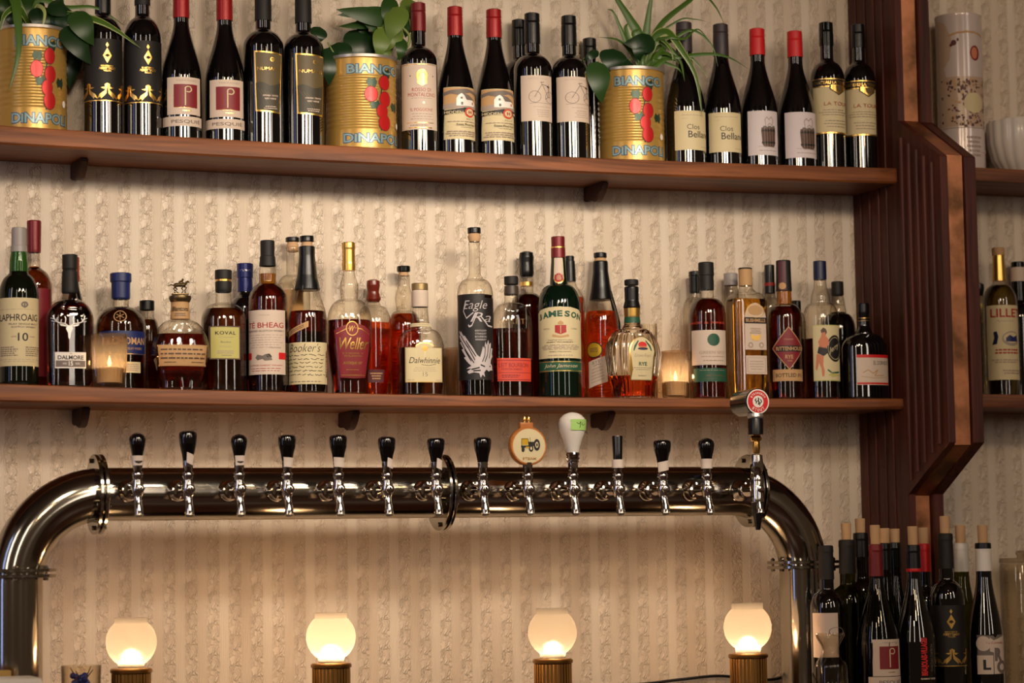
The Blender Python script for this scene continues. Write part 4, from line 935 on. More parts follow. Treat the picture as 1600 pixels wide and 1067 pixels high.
# stag bottle
b = sp('broad bottle with black cap and silver stag head, second in the front row', 109, [(457, 10.5), (464, 11.5), ('b', 503, 37), (596, 36)], 'clear', [('cap', [(398, 11), (399, 12), (420, 11.6), (422, 10.5), (425, 12), (455, 12.6), (458, 12)], 'matteblack')], (470, 'dark'), MD, 3.0, .62)
p = P(); q = 'silver'
p.poly([(.44, .42), (.56, .42), (.60, .55), (.54, .72), (.53, .92), (.50, .98), (.47, .92), (.46, .72), (.40, .55)], q); p.poly([(.40, .47), (.26, .44), (.22, .36), (.34, .38), (.44, .44)], q); p.poly([(.60, .47), (.74, .44), (.78, .36), (.66, .38), (.56, .44)], q)
for s_ in (-1, 1):
    x = lambda t: .5+s_*t
    p.stroke([(x(.05), .42), (x(.14), .34), (x(.26), .33), (x(.36), .26), (x(.42), .12), (x(.44), .02)], .030, q, 1.1); p.stroke([(x(.12), .35), (x(.10), .16), (x(.13), .06)], .024, q, 1.1); p.stroke([(x(.24), .33), (x(.22), .18)], .024, q); p.stroke([(x(.34), .28), (x(.48), .24)], .022, q); p.stroke([(x(.40), .18), (x(.5), .12)], .02, q); p.stroke([(x(.36), .26), (x(.34), .12)], .02, q)
b.label(p, 80, 136, 494, 533, 'stag_emblem', 'silver stag head')
p = P('rect', 'white'); p.rect(.02, .52, .98, .92, 'greyink'); p.up(); p.text('DALMORE', .5, .33, .84, .26, 'ink', .02); p.text('15', .5, .71, .14, .28, 'white', .03); p.text('AGED', .3, .71, .14, .12, 'white'); p.text('YEARS', .72, .71, .16, .12, 'white'); p.text('THE', .5, .09, .08, .08, 'ink')
b.label(p, 87, 134, 552, 577)
sp('slender dark bottle with copper capsule, behind the stag bottle', 117, [(440, 6), ('s', 475, 12), (596, 14)], 'wine', [('capsule', [(402, 6.5), (403, 7), (430, 7), (432, 7.6), (440, 7.6)], 'copper')], None, MB)
# blue capped round shoulder
b = sp('round-shouldered amber bottle with blue cap and blue label, behind the lit votive', 189, [(468, 12), (480, 12.5), ('c', 512, 39), (596, 39)], 'clear', [('cap', [(427, 15.5), (428, 16.8), (440, 16.8), (442, 14.8), (466, 14.6), (468, 13)], 'blue')], (482, 'brown'), .080)
p = Print(); p.ring(.5, .5, .5, .5, .88, 'tan'); p.stroke([(.5, .15), (.5, .85)], .04, 'tan'); p.stroke([(.2, .33), (.8, .67)], .04, 'tan'); p.stroke([(.8, .33), (.2, .67)], .04, 'tan')
b.label(p, 178, 198, 488, 506, 'round_emblem')
p = P('rect', 'blue'); p.text('KILCHOMAN', .52, .42, .86, .30, 'tan', .02); p.text('ISLAY WHISKY', .72, .74, .30, .10, 'tan'); p.rect(0, .95, 1, .98, 'goldfoil'); b.label(p, 156, 226, 520, 557)
p = P('rect', 'cream'); p.lines(4, .15, .85, .1, .9, 'softink'); b.label(p, 190, 219, 568, 585, 'lower_label')
sp('small brown bottle with black cap, behind and right of the blue-capped bottle', 230, [(485, 10.5), (497, 11), ('c', 524, 19), (596, 19)], 'clear', [('cap', [(470, 11), (471, 11.6), (484, 11.6), (485, 11)], 'black')], (500, 'brown'), MB-.008)
# horse stopper
b = sp('squat faceted round bottle with galloping horse stopper and tan band label', 282, [(470, 15.5), (475, 13.5), (500, 14.5), ('c', 556, 46), ('s', 585, 40), (596, 36)], 'clear', [('stopper', [(462, 15), (463, 17), (466, 17.5), (469, 16.5), (472, 15)], MT.setdefault('pewter', mat('antique_pewter', (110, 92, 64), .35, .9))), ('neck_label', [(472, 14), (499, 15.3)], 'tan')], (523, 'dark'), MD+.018, 2.6, .72)
p = Print(); p.text('Blantons', .5, .4, .8, .3, 'ink', .01, .3); p.lines(2, .65, .9, .2, .8, 'greyink'); b.pr_keep = b.pr
f, w, h = b.fmap(269, 295, 474, 498); wrap(p, 'neck_print', b.root, lambda x, y, o: f(x, y, o+.0015), w, h)
p = P('rect', 'tan')
for i in range(30): p.ell(i/29, 0.0, .013, .045, 'tan', 8); p.ell(i/29, 1, .013, .045, 'tan', 8)
p.up(); p.lines(3, .10, .75, .05, .97, 'barrelbrown', False, .35); p.lines(1, .80, .9, .1, .35, 'barrelbrown', False); p.lines(1, .80, .9, .66, .95, 'barrelbrown', False); b.label(p, 238, 326, 542, 573)
# 3D horse and rider
bm = bmesh.new(); k = 1/b.s; zz = b.z(462)
HQ = lambda x, y, w=0: Vector(((x-285)*k, w*k, b.z(y)))
box(bm, HQ(272, 461, -6), HQ(298, 458.5, 6), bevel=.001)
tube(bm, [HQ(275, 447), HQ(278, 445.5), HQ(284, 445), HQ(290, 444.5), HQ(293, 444)], [.0030, .0042, .0040, .0044, .0030], 10)
tube(bm, [HQ(292, 445), HQ(295, 441.5), HQ(297, 439.5)], [.0034, .0024, .0018], 8); tube(bm, [HQ(296.3, 439), HQ(300, 441)], [.0020, .0010], 8)
tube(bm, [HQ(275, 446.5), HQ(271, 445), HQ(266, 447)], [.0012, .0012, .0006], 6)
for l in ([(277, 448, 2), (281, 452, 2), (276, 454.5, 2), (278, 458, 2)], [(277, 448, -2), (274, 452, -2), (278, 455, -2), (282, 458.5, -2)], [(291, 447, 2), (296, 449, 2), (293, 453, 2), (294, 458.5, 2)], [(290, 447, -2), (287, 451, -2), (290, 454.5, -2), (287, 458, -2)]):
    tube(bm, [HQ(*q_) for q_ in l], [.0020, .0014, .0010, .0012], 6)
tube(bm, [HQ(283, 443), HQ(284, 440.5), HQ(288, 438.5), HQ(290, 438)], [.0016, .0022, .0020, .0012], 8); bmesh.ops.create_uvsphere(bm, u_segments=10, v_segments=6, radius=.0022, matrix=Matrix.Translation(HQ(289.5, 436.8)))
tube(bm, [HQ(284, 442, 3), HQ(288, 444, 3.4), HQ(286, 448, 3.2)], [.0014, .0014, .0010], 6); tube(bm, [HQ(288, 439.5, 2), HQ(293, 442, 1)], [.0010, .0008], 6)
finish(bm, 'horse_and_rider', 'pewter', b.root, label='small galloping horse and rider figure')
# yellow square label
b = sp('wide-shouldered bottle with black stopper and square yellow-green label', 350, [(457, 12), (474, 12.5), ('c', 504, 35.5), (596, 35.5)], 'clear', [('stopper', [(422, 12), (423, 13.2), (436, 13.2), (437, 12.2)], 'matteblack'), ('neck_band', [(440, 12.4), (441, 13), (450, 13), (456, 12.6), (457, 12)], 'matteblack')], (483, 'brown'), MD-.015, 2.4, .9)
b.seg('neck_ring', [(437, 12.3), (440, 12.3)], 'goldfoil')
p = P('rect', 'barrelbrown'); p.rect(.045, .035, .955, .965, 'yellowp'); p.up(); p.text('KOVAL', .5, .21, .66, .105, 'ink', .02, space=1.15); p.text('SINGLE BARREL', .5, .34, .5, .03, 'softink'); p.text('Bourbon', .5, .48, .34, .06, 'greyink', 0, .2); p.text('WHISKEY', .5, .62, .42, .035, 'softink'); p.lines(2, .72, .84, .2, .8, 'softink'); p.lines(1, .86, .9, .3, .75, 'greyink')
b.label(p, 329.5, 376.5, 512, 564)
b = sp('dark bottle with shiny blue screw cap, behind the square yellow label bottle', 384, [(456, 10.5), (460, 11), ('b', 486, 25), (596, 25)], 'wine', [('cap', [(412, 12), (413, 12.8), (434, 12.8), (435, 11.5), (437, 11.6), (456, 12)], MT.setdefault('bluefoil', mat('blue_foil', (22, 30, 92), .3, .3)))], None, MB)
p = Print(); p.text('TYRC', .5, .5, .8, .6, 'silver', .02); b.pr[0:0] = [(b.z(412), 12.8/b.s), (b.z(456), 12/b.s)]; b.label(p, 374, 394, 421, 427, 'cap_print')
# cream label red text
b = sp('tall red-amber bottle with black capsule and pink-red lettered tall label', 419.5, [(416, 12), (423, 13.5), (440, 13.5), ('b', 474, 30.5), (596, 30.5)], 'clear', [('capsule', [(376, 10), (377, 11.3), (400, 11.3), (401, 12), (416, 13)], 'matteblack')], (428, 'dark'), MD)
b.seg('neck_spirit', [(428, 13), (440, 13.1), (447, 15)], MT.setdefault('neckgold', mat('gold_neck_spirit', (214, 140, 44), .05, trans=.7)), 'golden neck')
p = P('rect', 'peach'); p.lines(1, .07, .09, .35, .65, 'softink'); p.text('TÉ BHEAG', .5, .225, .86, .105, 'redink', .01); p.text('BLENDED SCOTCH WHISKY', .5, .325, .9, .028, 'greyink', .02); p.lines(6, .37, .60, .06, .94, 'softink', fill=.2); p.text('Malcolm', .72, .585, .28, .025, 'greyink', 0, .4)
p.rect(0, .66, .17, .765, 'brightred'); p.rect(.80, .66, 1, .765, 'brightred'); p.poly([(.28, .74), (.34, .69), (.45, .71), (.5, .69), (.58, .70), (.62, .72), (.66, .78), (.50, .79), (.45, .76), (.34, .78)], 'greyink'); p.poly([(.5, .69), (.6, .68), (.65, .73), (.58, .76)], 'ink')
p.text('SCOTCH GAELIC WHISKY', .5, .86, .8, .025, 'redink'); p.lines(2, .89, .96, .05, .95, 'redink', fill=.25); b.label(p, 389.5, 446, 487, 587)
b = sp('clear stoppered bottle with brown paper label, behind the wax-necked bottle', 459, [(386, 10), (388, 10.6), (392, 10), (430, 10), ('c', 462, 27), (596, 27)], 'clear', [('stopper_top', [(371, 10), (372, 11), (377, 11), (378, 10.4)], 'black'), ('cork', [(378, 8), (386, 9.6), (392, 9), (394, 7)], 'cork')], (520, 'dark'), MB)
p = P('rect', 'tan'); b.label(p, 438, 475, 455, 515)
# black wax handwritten label
b = sp('burgundy-shaped bottle with black wax neck and handwritten white label', 481.5, [(386, 11), (400, 11.5), (440, 15.5), ('g', 500, 30.5), (596, 30.5)], 'clear', [('stopper', [(369, 10.5), (370, 11), (377, 11), (378, 10.4)], 'black'), ('cork', [(378, 8.5), (386, 9.5)], 'cork'), ('wax', [(385, 11.5), (386, 12.6), (400, 12.6), (430, 15.6), (452, 20), (454, 19.5)], 'black')], (487, 'dark'), MD)
for i in range(8):
    a = i*.8; z0 = b.z(452); r0 = b.rad(z0)
    bm = bmesh.new(); tube(bm, [(r0*.99*math.sin(a), -r0*.99*math.cos(a), z0+.004), ((r0+.0015)*1.02*math.sin(a), -(r0+.0015)*1.02*math.cos(a), z0-.001-.002*(i % 3))], [.0028, .0012], 6); 
    if i == 0: bmw = bm
    else:
        me_ = bpy.data.meshes.new('t'); bm.to_mesh(me_); bmw.from_mesh(me_); bm.free(); bpy.data.meshes.remove(me_)
finish(bmw, 'wax_drips', 'black', b.root)
p = Print(); p.ring(.5, .5, .45, .45, .8, 'greyink'); p.ring(.55, .5, .2, .25, .6, 'greyink'); b.label(p, 471, 489, 424, 442, 'wax_seal')
p = P('rect', 'tan'); p.lines(2, .2, .8, .1, .9, 'barrelbrown'); b.label(p, 452.5, 483, 512, 521, 'sticker', skew=-1.75)
p = P('rect', 'cream'); p.text("Booker's", .44, .13, .66, .20, 'ink', -.01, .35)
for i in range(6):
    x = .04
    while x < .84:
        w_ = random.uniform(.06, .17); n_ = max(2, int(w_/.022)); p.stroke([(min(x+j*w_/n_, .88), .31+.093*i-.012*x*8*0+random.uniform(-.02, .02)) for j in range(n_+1)], .013, 'ink'); x += w_+.03
p.lines(1, .92, .96, .05, .85, 'greyink'); p.rect(.905, .02, .91, .98, 'softink'); p.text('BOOKER', .955, .5, .66, .055, 'barrelbrown', .05, rot=-90); b.label(p, 451.5, 511, 537, 602)
# gold capped maroon label
b = sp('bottle with gold-capped swelling neck and maroon label, beside the wax-necked bottle', 547, [(422, 9.5), (424, 9), ('s', 448, 14.5), ('s', 468, 13), ('c', 506, 35.5), (540, 35), (596, 28.5)], 'clear', [('cap', [(379, 9.5), (380, 10.6), (388, 10.8), (390, 10.2), (410, 10.2), (412, 10.8), (423, 10.6)], 'goldfoil')], (501, 'dark'), MD, 2.5, .8)
p = P(); p.poly([(.02, .14), (.2, .07), (.4, .03), (.6, .03), (.8, .07), (.98, .16), (.90, .94), (.5, .955), (.10, .94)], 'maroon'); p.up(); p.stroke([(.06, .20), (.3, .12), (.5, .10), (.7, .12), (.94, .21)], .012, 'goldfoil'); p.ell(.45, .115, .165, .125, 'maroon', 24); p.up(); p.ring(.45, .115, .165, .125, .88, 'goldfoil'); p.text('W', .45, .12, .14, .10, 'goldfoil', .0, .4)
p.text('Weller', .52, .37, .80, .20, 'goldfoil', .01, .35); p.text('THE ORIGINAL W.', .48, .535, .60, .026, 'goldfoil'); p.text('BOURBON', .48, .58, .5, .026, 'goldfoil'); p.text('ANTIQUE 107', .47, .70, .56, .055, 'goldfoil', .02); p.lines(1, .80, .82, .25, .7, 'goldfoil'); p.rect(.12, .895, .88, .905, 'goldfoil')
b.label(p, 513, 581, 505, 597)
b = sp('amber bottle with dipped brown-red wax top, tucked between two front bottles', 585, [(468, 8), (478, 12), ('c', 512, 28), (575, 28), (596, 24)], 'clear', [('wax', [(437, 6), (439, 10), (446, 10.6), (456, 9), (462, 10.5), (468, 12), (472, 9)], 'wax')], (505, 'orange'), MB+.004, 2.2, .9)
p = P('rect', 'brown2' if 'brown2' in MT else 'violet'); p.lines(3, .2, .8, .1, .9, 'tan'); b.label(p, 577, 600, 579, 599)
b = sp('clear-necked bottle of orange spirit with green-black stopper, behind the cream label bottle', 633, [(430, 9.5), (445, 9.5), ('s', 466, 14), ('s', 486, 12), ('c', 516, 26), (596, 26)], 'clear', [('stopper', [(416, 9.8), (417, 10.5), (424, 10.5), (425, 9.5)], 'dgreen'), ('cork', [(425, 7), (431, 8.5)], 'cork')], (491, 'orange'), MB)
# dome cream label
b = sp('wide short bottle with paper-wrapped neck and domed cream label', 658, [(480, 12), (500, 13.5), ('s', 515, 18), ('c', 546, 37), (596, 37)], 'clear', [('cap', [(443, 12.4), (444, 13), (453, 13), (454, 12)], MT.setdefault('dullbrass', mat('dull_brass_cap', (150, 128, 88), .4, .6))), ('neck_wrap', [(454, 12.5), (457, 13.4), (479, 13), (480, 12.4)], 'peach')], (544, 'brown'), MD, 3.2, .72)
p = P('rect', 'cream'); p.lines(1, .3, .7, .1, .9, 'softink'); b.label(p, 643, 676, 506, 511.5, 'shoulder_label')
p = P('dome', 'goldfoil'); p.poly([(.02, .985), (.02, .135), (.25, .135)]+[(.5-.245*math.cos(math.pi*i/14), .13-.115*math.sin(math.pi*i/14)) for i in range(1, 14)]+[(.75, .135), (.98, .135), (.98, .985)], 'cream'); p.up(); p.ell(.5, .15, .08, .07, 'goldfoil', 16)
p.text('Dalwhinnie', .5, .45, .84, .15, 'ink', .0, .3); p.stroke([(.4, .56), (.6, .58), (.8, .545)], .01, 'ink'); p.lines(3, .62, .74, .15, .85, 'softink', fill=.25); p.text('15', .5, .80, .13, .10, 'greyink', -.01); p.text('43% vol', .12, .94, .16, .03, 'greyink'); p.lines(1, .93, .96, .78, .95, 'softink'); b.label(p, 636, 693, 537, 599)
# tall eagle bottle
b = sp('tall long-necked clear bottle with black front and flying eagle print', 744.5, [(378, 9), (382, 9.5), (384, 8.5), (426, 9.2), ('s', 436, 13), ('c', 462, 28.5), (596, 28.5)], 'clear', [('stopper', [(356, 9.8), (357, 10.5), (364, 10.5), (365, 9.6)], 'black'), ('cork', [(365, 8.5), (368, 10), (374, 9.6), (378, 8)], 'cork')], (462, 'blackliq'), MD)
p = P(); p.poly([(.0, .02), (.72, .02), (.72, .06), (1, .06), (1, .94), (.0, .94)], 'ink'); p.up(); g = 'eaglegrey'
p.text('Eagle', .50, .15, .56, .12, g, -.01, .3); p.text('Ra', .64, .27, .50, .10, g, -.01, .3); p.stroke([(.3, .12), (.22, .20), (.30, .28), (.46, .22)], .014, g); p.stroke([(.55, .22), (.42, .36), (.36, .37), (.34, .35)], .018, g); p.stroke([(.62, .26), (.8, .36), (.95, .37)], .016, g)
for k_ in range(4): p.text(('KENTUCKY', 'STRAIGHT', 'BOURBON', 'WHISKEY')[k_], .62, .415+.032*k_, .26, .02, g)
p.poly([(.05, .40), (.12, .43), (.13, .41), (.22, .47), (.24, .46), (.33, .52), (.43, .59), (.52, .67), (.59, .70), (.63, .64), (.66, .58), (.69, .61), (.72, .53), (.75, .57), (.80, .51), (.82, .56), (.88, .54), (.88, .60), (.95, .60), (.91, .66), (.95, .68), (.88, .72), (.86, .76), (.92, .79), (.93, .84), (.87, .835), (.80, .85), (.74, .83), (.68, .86), (.70, .91), (.64, .885), (.60, .92), (.57, .87), (.46, .86), (.34, .875), (.30, .85), (.40, .82), (.28, .82), (.40, .79), (.33, .76), (.22, .70), (.27, .69), (.15, .61), (.21, .605), (.09, .53), (.16, .53), (.06, .46), (.12, .46)], g); p.up()
for l in ([(.14, .46), (.34, .60), (.48, .73)], [(.16, .53), (.30, .64), (.46, .76)], [(.24, .61), (.40, .74)], [(.28, .52), (.5, .69)], [(.72, .58), (.70, .68), (.64, .75)], [(.80, .56), (.77, .67), (.70, .75)], [(.87, .60), (.82, .71)], [(.4, .83), (.58, .81)], [(.44, .845), (.60, .84)], [(.6, .78), (.7, .80)]): p.stroke(l, .016, 'ink')
p.ell(.84, .795, .020, .009, 'ink', 10); b.label(p, 717.5, 771.5, 459, 604)
# orange label, embossed
b = sp('flask-shaped bottle with embossed lettering and orange-red label', 801.5, [(461, 11), (474, 12), ('c', 512, 33), (596, 32)], 'clear', [('cap', [(432, 10.4), (433, 11.2), (444, 11.2), (445, 10.4)], 'matteblack'), ('neck_band', [(447, 11), (460, 11.6), (461, 11)], MT.setdefault('smoke', mat('smoky_neck_band', (60, 48, 42), .4)))], (514, 'dark'), MD, 2.4, .6)
p = Print(); p.text('BULLEIT', .48, .2, .86, .22, 'tan', -.03); p.text('BOURBON', .48, .62, .86, .20, 'barrelbrown', -.03); b.label(p, 772, 826, 497, 530, 'embossed_lettering')
p = P('rect', 'redorange'); p.rect(.0, .08, 1, .11, 'maroon'); p.text('LEIT BOURBON', .46, .30, .86, .18, 'maroon', .0); p.text('FRONTIER WHISKEY', .4, .48, .6, .08, 'maroon'); p.rect(.0, .62, 1, .64, 'maroon'); p.lines(2, .7, .86, .1, .7, 'maroon', False); p.rect(0, .92, 1, .95, 'maroon'); b.label(p, 770, 832, 561, 597)
b = sp('dark red bottle with black dipped wax top and gold neck ring, behind the flask', 826, [(432, 9.5), (458, 10), ('c', 484, 27), (596, 27)], 'clear', [('wax', [(393, 6), (395, 10.5), (402, 11.8), (410, 11), (424, 11.4), (430, 11), (433, 9.5)], 'black'), ('neck_band', [(441, 10.4), (447, 10.4)], 'goldfoil')], (461, 'dark'), MB-.002, kind='spirits_bottle')
# green bottle, red cap
b = sp('large green bottle with red cap and cream crest label above a green band', 876, [(402, 11), (412, 11.5), (445, 14), ('c', 482, 34), (596, 34)], 'dgreen', [('cap', [(370, 10), (371, 10.8), (386, 10.6), (387, 11.2), (403, 11.4)], 'darkred')], None, MD+.012)
b.seg('gold_ring', [(386, 11.4), (388, 11.4)], 'goldfoil')
MT['bottlegreen'] = mat('bottle_green_glass', (6, 20, 11), .06)
b.body.data.materials[0] = MT['bottlegreen']
p = P('rect', 'cream'); p.rect(.12, 0, .88, 1, 'peach'); b.label(p, 869, 883.5, 404, 438, 'neck_label')
p = P('ellipse', 'goldfoil'); p.ell(.5, .5, .4, .4, 'redink'); p.up().lines(3, .3, .7, .3, .7, 'cream'); b.label(p, 868, 884.5, 426, 444, 'neck_seal')
p = P(); p.poly([(0, .12), (.1, .05), (.3, .01), (.5, 0), (.7, .01), (.9, .05), (1, .12), (1, 1), (0, 1)], 'cream'); p.up()
for i, ch in enumerate('JAMESON'):
    t = (i-3)/3; p.text(ch, .5+.40*t, .135+.06*t*t, .12 if ch not in 'MJSE' else {'M': .14, 'J': .08, 'S': .10, 'E': .095}[ch], .12, 'green', .045, rot=10*t)
p.poly([(.41, .36), (.61, .36), (.61, .50), (.51, .54), (.41, .50)], 'redink'); p.poly([(.46, .31), (.51, .27), (.56, .31), (.56, .35), (.46, .35)], 'tan'); p.stroke([(.36, .56), (.51, .59), (.66, .56)], .04, 'tan', 1.1); p.up().stroke([(.51, .37), (.51, .52)], .01, 'cream')
p.text('ESTD', .25, .43, .12, .025, 'greyink'); p.text('1780', .77, .43, .12, .025, 'greyink'); p.text('TRIPLE DISTILLED', .5, .65, .45, .022, 'greyink'); p.text('IRISH WHISKEY', .5, .69, .5, .026, 'greyink', .02); p.lines(4, .73, .84, .1, .92, 'softink'); p.text('IRISH WHISKEY', .5, .875, .4, .024, 'greyink'); p.lines(1, .93, .96, .2, .8, 'softink')
b.label(p, 843.5, 909, 482, 562)
p = P('rect', 'green'); p.rect(0, .05, 1, .12, 'goldfoil'); p.rect(0, .88, 1, .95, 'goldfoil'); p.up().text('John Jameson', .5, .5, .66, .42, 'cream', .0, .35); b.label(p, 844, 909, 566, 583, 'lower_label')
sp('amber bottle with black capsule, peeping out behind the large green bottle', 894, [(438, 8), ('s', 470, 22), (596, 23)], 'clear', [('capsule', [(400, 6.4), (401, 7), (407, 7), (408, 8), (440, 9)], 'black')], (465, 'orange'), MB)
# black wax, medal
b = sp('orange bottle with black wax neck, gold medal and slanted tag', 942, [(408, 11), (420, 11), (450, 15), ('g', 505, 27), (596, 27)], 'clear', [('stopper', [(395, 9.5), (396, 10.3), (402, 10.3), (403, 9.5)], 'black'), ('cork', [(403, 8), (409, 10.5)], 'cork'), ('wax', [(408, 11), (410, 11.8), (424, 12), (450, 15.6), (468, 19), (469, 18)], 'black')], (487, 'orange'), .054)
bm = bmesh.new(); r_ = 27/b.s; tube(bm, [(.016, -.010, b.z(455)), (.024, -.012, b.z(480)), (.034, -.010, b.z(505)), (.0372, -.006, b.z(540))], [.004, .005, .005, .003], 8); finish(bm, 'wax_strip', 'black', b.root)
p = P('ellipse', 'ink'); p.ell(.5, .5, .44, .44, 'goldmedal', 24); p.up(); p.lines(3, .35, .65, .25, .75, 'barrelbrown'); b.label(p, 919, 943, 536, 561, 'gold_medal', 'round gold medal')
p = P('rect', 'peach'); p.text('RYE', .45, .12, .4, .12, 'greyink'); p.stroke([(.3, .25), (.5, .22), (.7, .26)], .02, 'greyink'); p.lines(5, .3, .9, .15, .85, 'softink', fill=.3); b.label(p, 921, 950, 562, 603, 'slanted_label', skew=-.25)
# cut glass crown bottle
b = Bottle('spirits_bottle', 'squat cut-glass decanter bottle with black neck and arched label', 990, MD+.012, [(480, 11), (505, 12.5), ('s', 514, 16), ('c', 556, 47), (580, 44), (600, 38), (ybase(990, MD+.012, 'mid'), 36)], None, 'mid', GF, [('cap', [(437, 10), (438, 11), (445, 11), (446, 10.4)], 'matteblack'), ('neck_wrap', [(448, 10.5), (450, 11.4), (470, 11), (480, 13.6), (482, 12)], 'black'), ('neck_band', [(482, 13), (495, 12.2), (496, 12)], 'goldfoil'), ('green_band', [(496, 12.2), (505, 12.9)], 'green')], None, 2.2, .62)
def cut(b, pr, name, m, res=96, inset=0):
    bm = bmesh.new(); rings = []
    for z, r in pr:
        kk = sstep((r/b.hm-.5)/.3); ring = []
        for i in range(res):
            t = 2*math.pi*i/res; rr = max(.001, r-inset)*(1-.075*kk*abs(math.sin(t*11))**.7 if not inset else 1); ring.append(bm.verts.new((rr*math.cos(t), rr*math.sin(t)*(1-(1-b.ratio)*kk), z)))
        rings.append(ring)
    for p_, q_ in zip(rings, rings[1:]):
        for i in range(res): bm.faces.new((p_[i], p_[(i+1) % res], q_[(i+1) % res], q_[i]))
    bm.faces.new(rings[0][::-1]); bm.faces.new(rings[-1]); return finish(bm, name, m, b.root, sharp=20)
b.k = 1; cut(b, b.pr, 'glass', MT.setdefault('heavy', mat('heavy_cut_glass', (240, 232, 216), .02, trans=1.0, ior=1.45)))
lz = b.z(588); cut(b, [(lz, b.rad(lz))]+[(z, r) for z, r in b.pr if .006 < z < lz]+[(.006, b.rad(.006)-.002)], 'liquid', 'orange', 48, .004)
p = P('tomb', 'goldfoil'); p.poly([(.04, .985), (.04, .35)]+[(.5-.46*math.cos(math.pi*i/20), .35-.33*math.sin(math.pi*i/20)) for i in range(1, 20)]+[(.96, .35), (.96, .985)], 'cream'); p.up(); p.poly([(.14, .33), (.18, .22), (.34, .09), (.36, .12), (.24, .25), (.18, .34)], 'green'); p.poly([(.86, .33), (.82, .22), (.66, .09), (.64, .12), (.76, .25), (.82, .34)], 'green'); p.ell(.5, .20, .17, .07, 'brightred'); p.rect(.34, .23, .66, .27, 'tan'); p.ell(.5, .29, .2, .03, 'navy')
p.text('Crown Royal', .5, .45, .62, .10, 'greyink', -.02, .15); p.text('RYE', .5, .63, .32, .085, 'green', .03); p.lines(2, .70, .78, .12, .9, 'greyink', fill=.25); p.lines(1, .88, .91, .3, .7, 'greyink'); b.label(p, 985, 1026, 527, 596)
# white label green dot
b = sp('round-shouldered bottle with black capsule, white label and green dot', 1107.5, [(453, 11), (466, 11.5), ('c', 494, 29.5), (596, 29.5)], 'clear', [('capsule', [(410, 11), (411, 12.2), (430, 12.4), (431, 11.8), (450, 11.8), (453, 12)], 'matteblack')], (468, 'dark'), MD)
p = Print(); p.text('JACK & KING', .5, .5, .95, .7, 'redorange', .0); b.label(p, 1080, 1134, 504, 510, 'shoulder_print')
p = P('rect', 'peach'); p.ell(.59, .28, .155, .18, 'green', 28); p.up(); p.text('GREEN SPOT', .60, .645, .72, .085, 'softink', -.005); p.lines(1, .74, .78, .25, .95, 'softink'); p.lines(1, .85, .9, .25, .95, 'softink'); b.label(p, 1083, 1135.5, 518, 572)
p = P('rect', 'green'); p.lines(1, .12, .2, .1, .95, 'softink'); p.text('MITCHELL', .6, .55, .5, .16, 'dgold', .03); p.lines(1, .75, .82, .2, .9, 'dgold'); b.label(p, 1085, 1136, 577, 598, 'lower_label')
sp('clear bottle with black and gold capsule, behind the green dot bottle', 1090, [(458, 9.5), (465, 10), ('c', 490, 20), (596, 20)], 'clear', [('capsule', [(424, 9), (425, 10), (431, 10), (432, 9.4), (457, 9.6), (458, 9)], 'black')], None, MB)
sp('clear square flask with pale grey cap, behind the golden bottle', 1146, [(446, 10), (450, 11), (452, 11), ('c', 460, 12), (596, 13)], 'dull', [('cap', [(427, 10), (428, 11), (441, 11), (442, 11.3), (446, 11.3)], 'greycap')], None, MB)
# golden square bottle
b = sp('square golden bottle with arched white label, above the stout tap', 1169, [(446, 10.5), (450, 11), ('s', 458, 17), ('c', 474, 32.5), (596, 32.5)], 'clear', [('cap', [(419, 10.2), (420, 10.8), (446, 10.8), (447, 10.2)], 'tan')], (468, 'gold'), MD, 7.0, .72)
b.seg('cap_top', [(418.5, 9.8), (419.5, 11), (421, 11)], 'matteblack')
p = P('tomb', 'peach'); p.ell(.5, .16, .34, .11, 'tan', 24); p.up(); p.ring(.5, .17, .42, .15, .92, 'goldfoil'); p.rect(-.02, .31, 1.02, .44, 'ink'); p.up(); p.text('BUSHMILLS', .5, .375, .9, .075, 'tan', .03); p.text('ORIGINAL', .5, .55, .5, .035, 'softink'); p.lines(2, .58, .66, .2, .8, 'softink'); p.stroke([(.28, .70), (.4, .75), (.6, .75), (.72, .70)], .05, 'goldfoil', 2.2); p.ring(.25, .9, .11, .06, .6, 'softink'); p.ring(.75, .9, .11, .06, .6, 'softink'); b.label(p, 1166, 1199.5, 475, 548)
p = P('rect', 'peach'); p.stroke([(.08, .12), (.92, .12), (.92, .9), (.08, .9), (.08, .12)], .02, 'softink', .8); p.lines(4, .25, .8, .15, .85, 'softink', fill=.3); b.label(p, 1166.5, 1199.5, 557, 586, 'lower_label')
sp('bottle with black and red capsule, between the golden bottle and the diamond label', 1207, [(458, 8), (465, 9), ('c', 485, 17), (596, 17)], 'dull', [('capsule', [(414, 7.5), (415, 8), (440, 8), (458, 8.4)], 'black'), ('red_band', [(442, 8.4), (447, 8.5)], 'redink')], None, MB)
b = sp('dark rye bottle with diamond-shaped red label over a tan label', 1229, [(455, 11.5), (475, 12), ('c', 500, 27.5), (596, 27.5)], 'clear', [('capsule', [(407, 10.5), (408, 11.5), (430, 11.8), (455, 12.5)], 'matteblack')], (480, 'dark'), MD)
b.seg('neck_spirit', [(455, 11.2), (476, 12)], 'neckgold', 'golden neck')
p = P('rect', 'violet'); p.ell(.5, .86, .45, .12, 'tan', 18); b.pr[0:0] = [(b.z(408), 11.8/b.s), (b.z(454.9), 12.6/b.s)]; b.label(p, 1221, 1233, 409, 454, 'cap_strip', 'paper strip over the capsule')
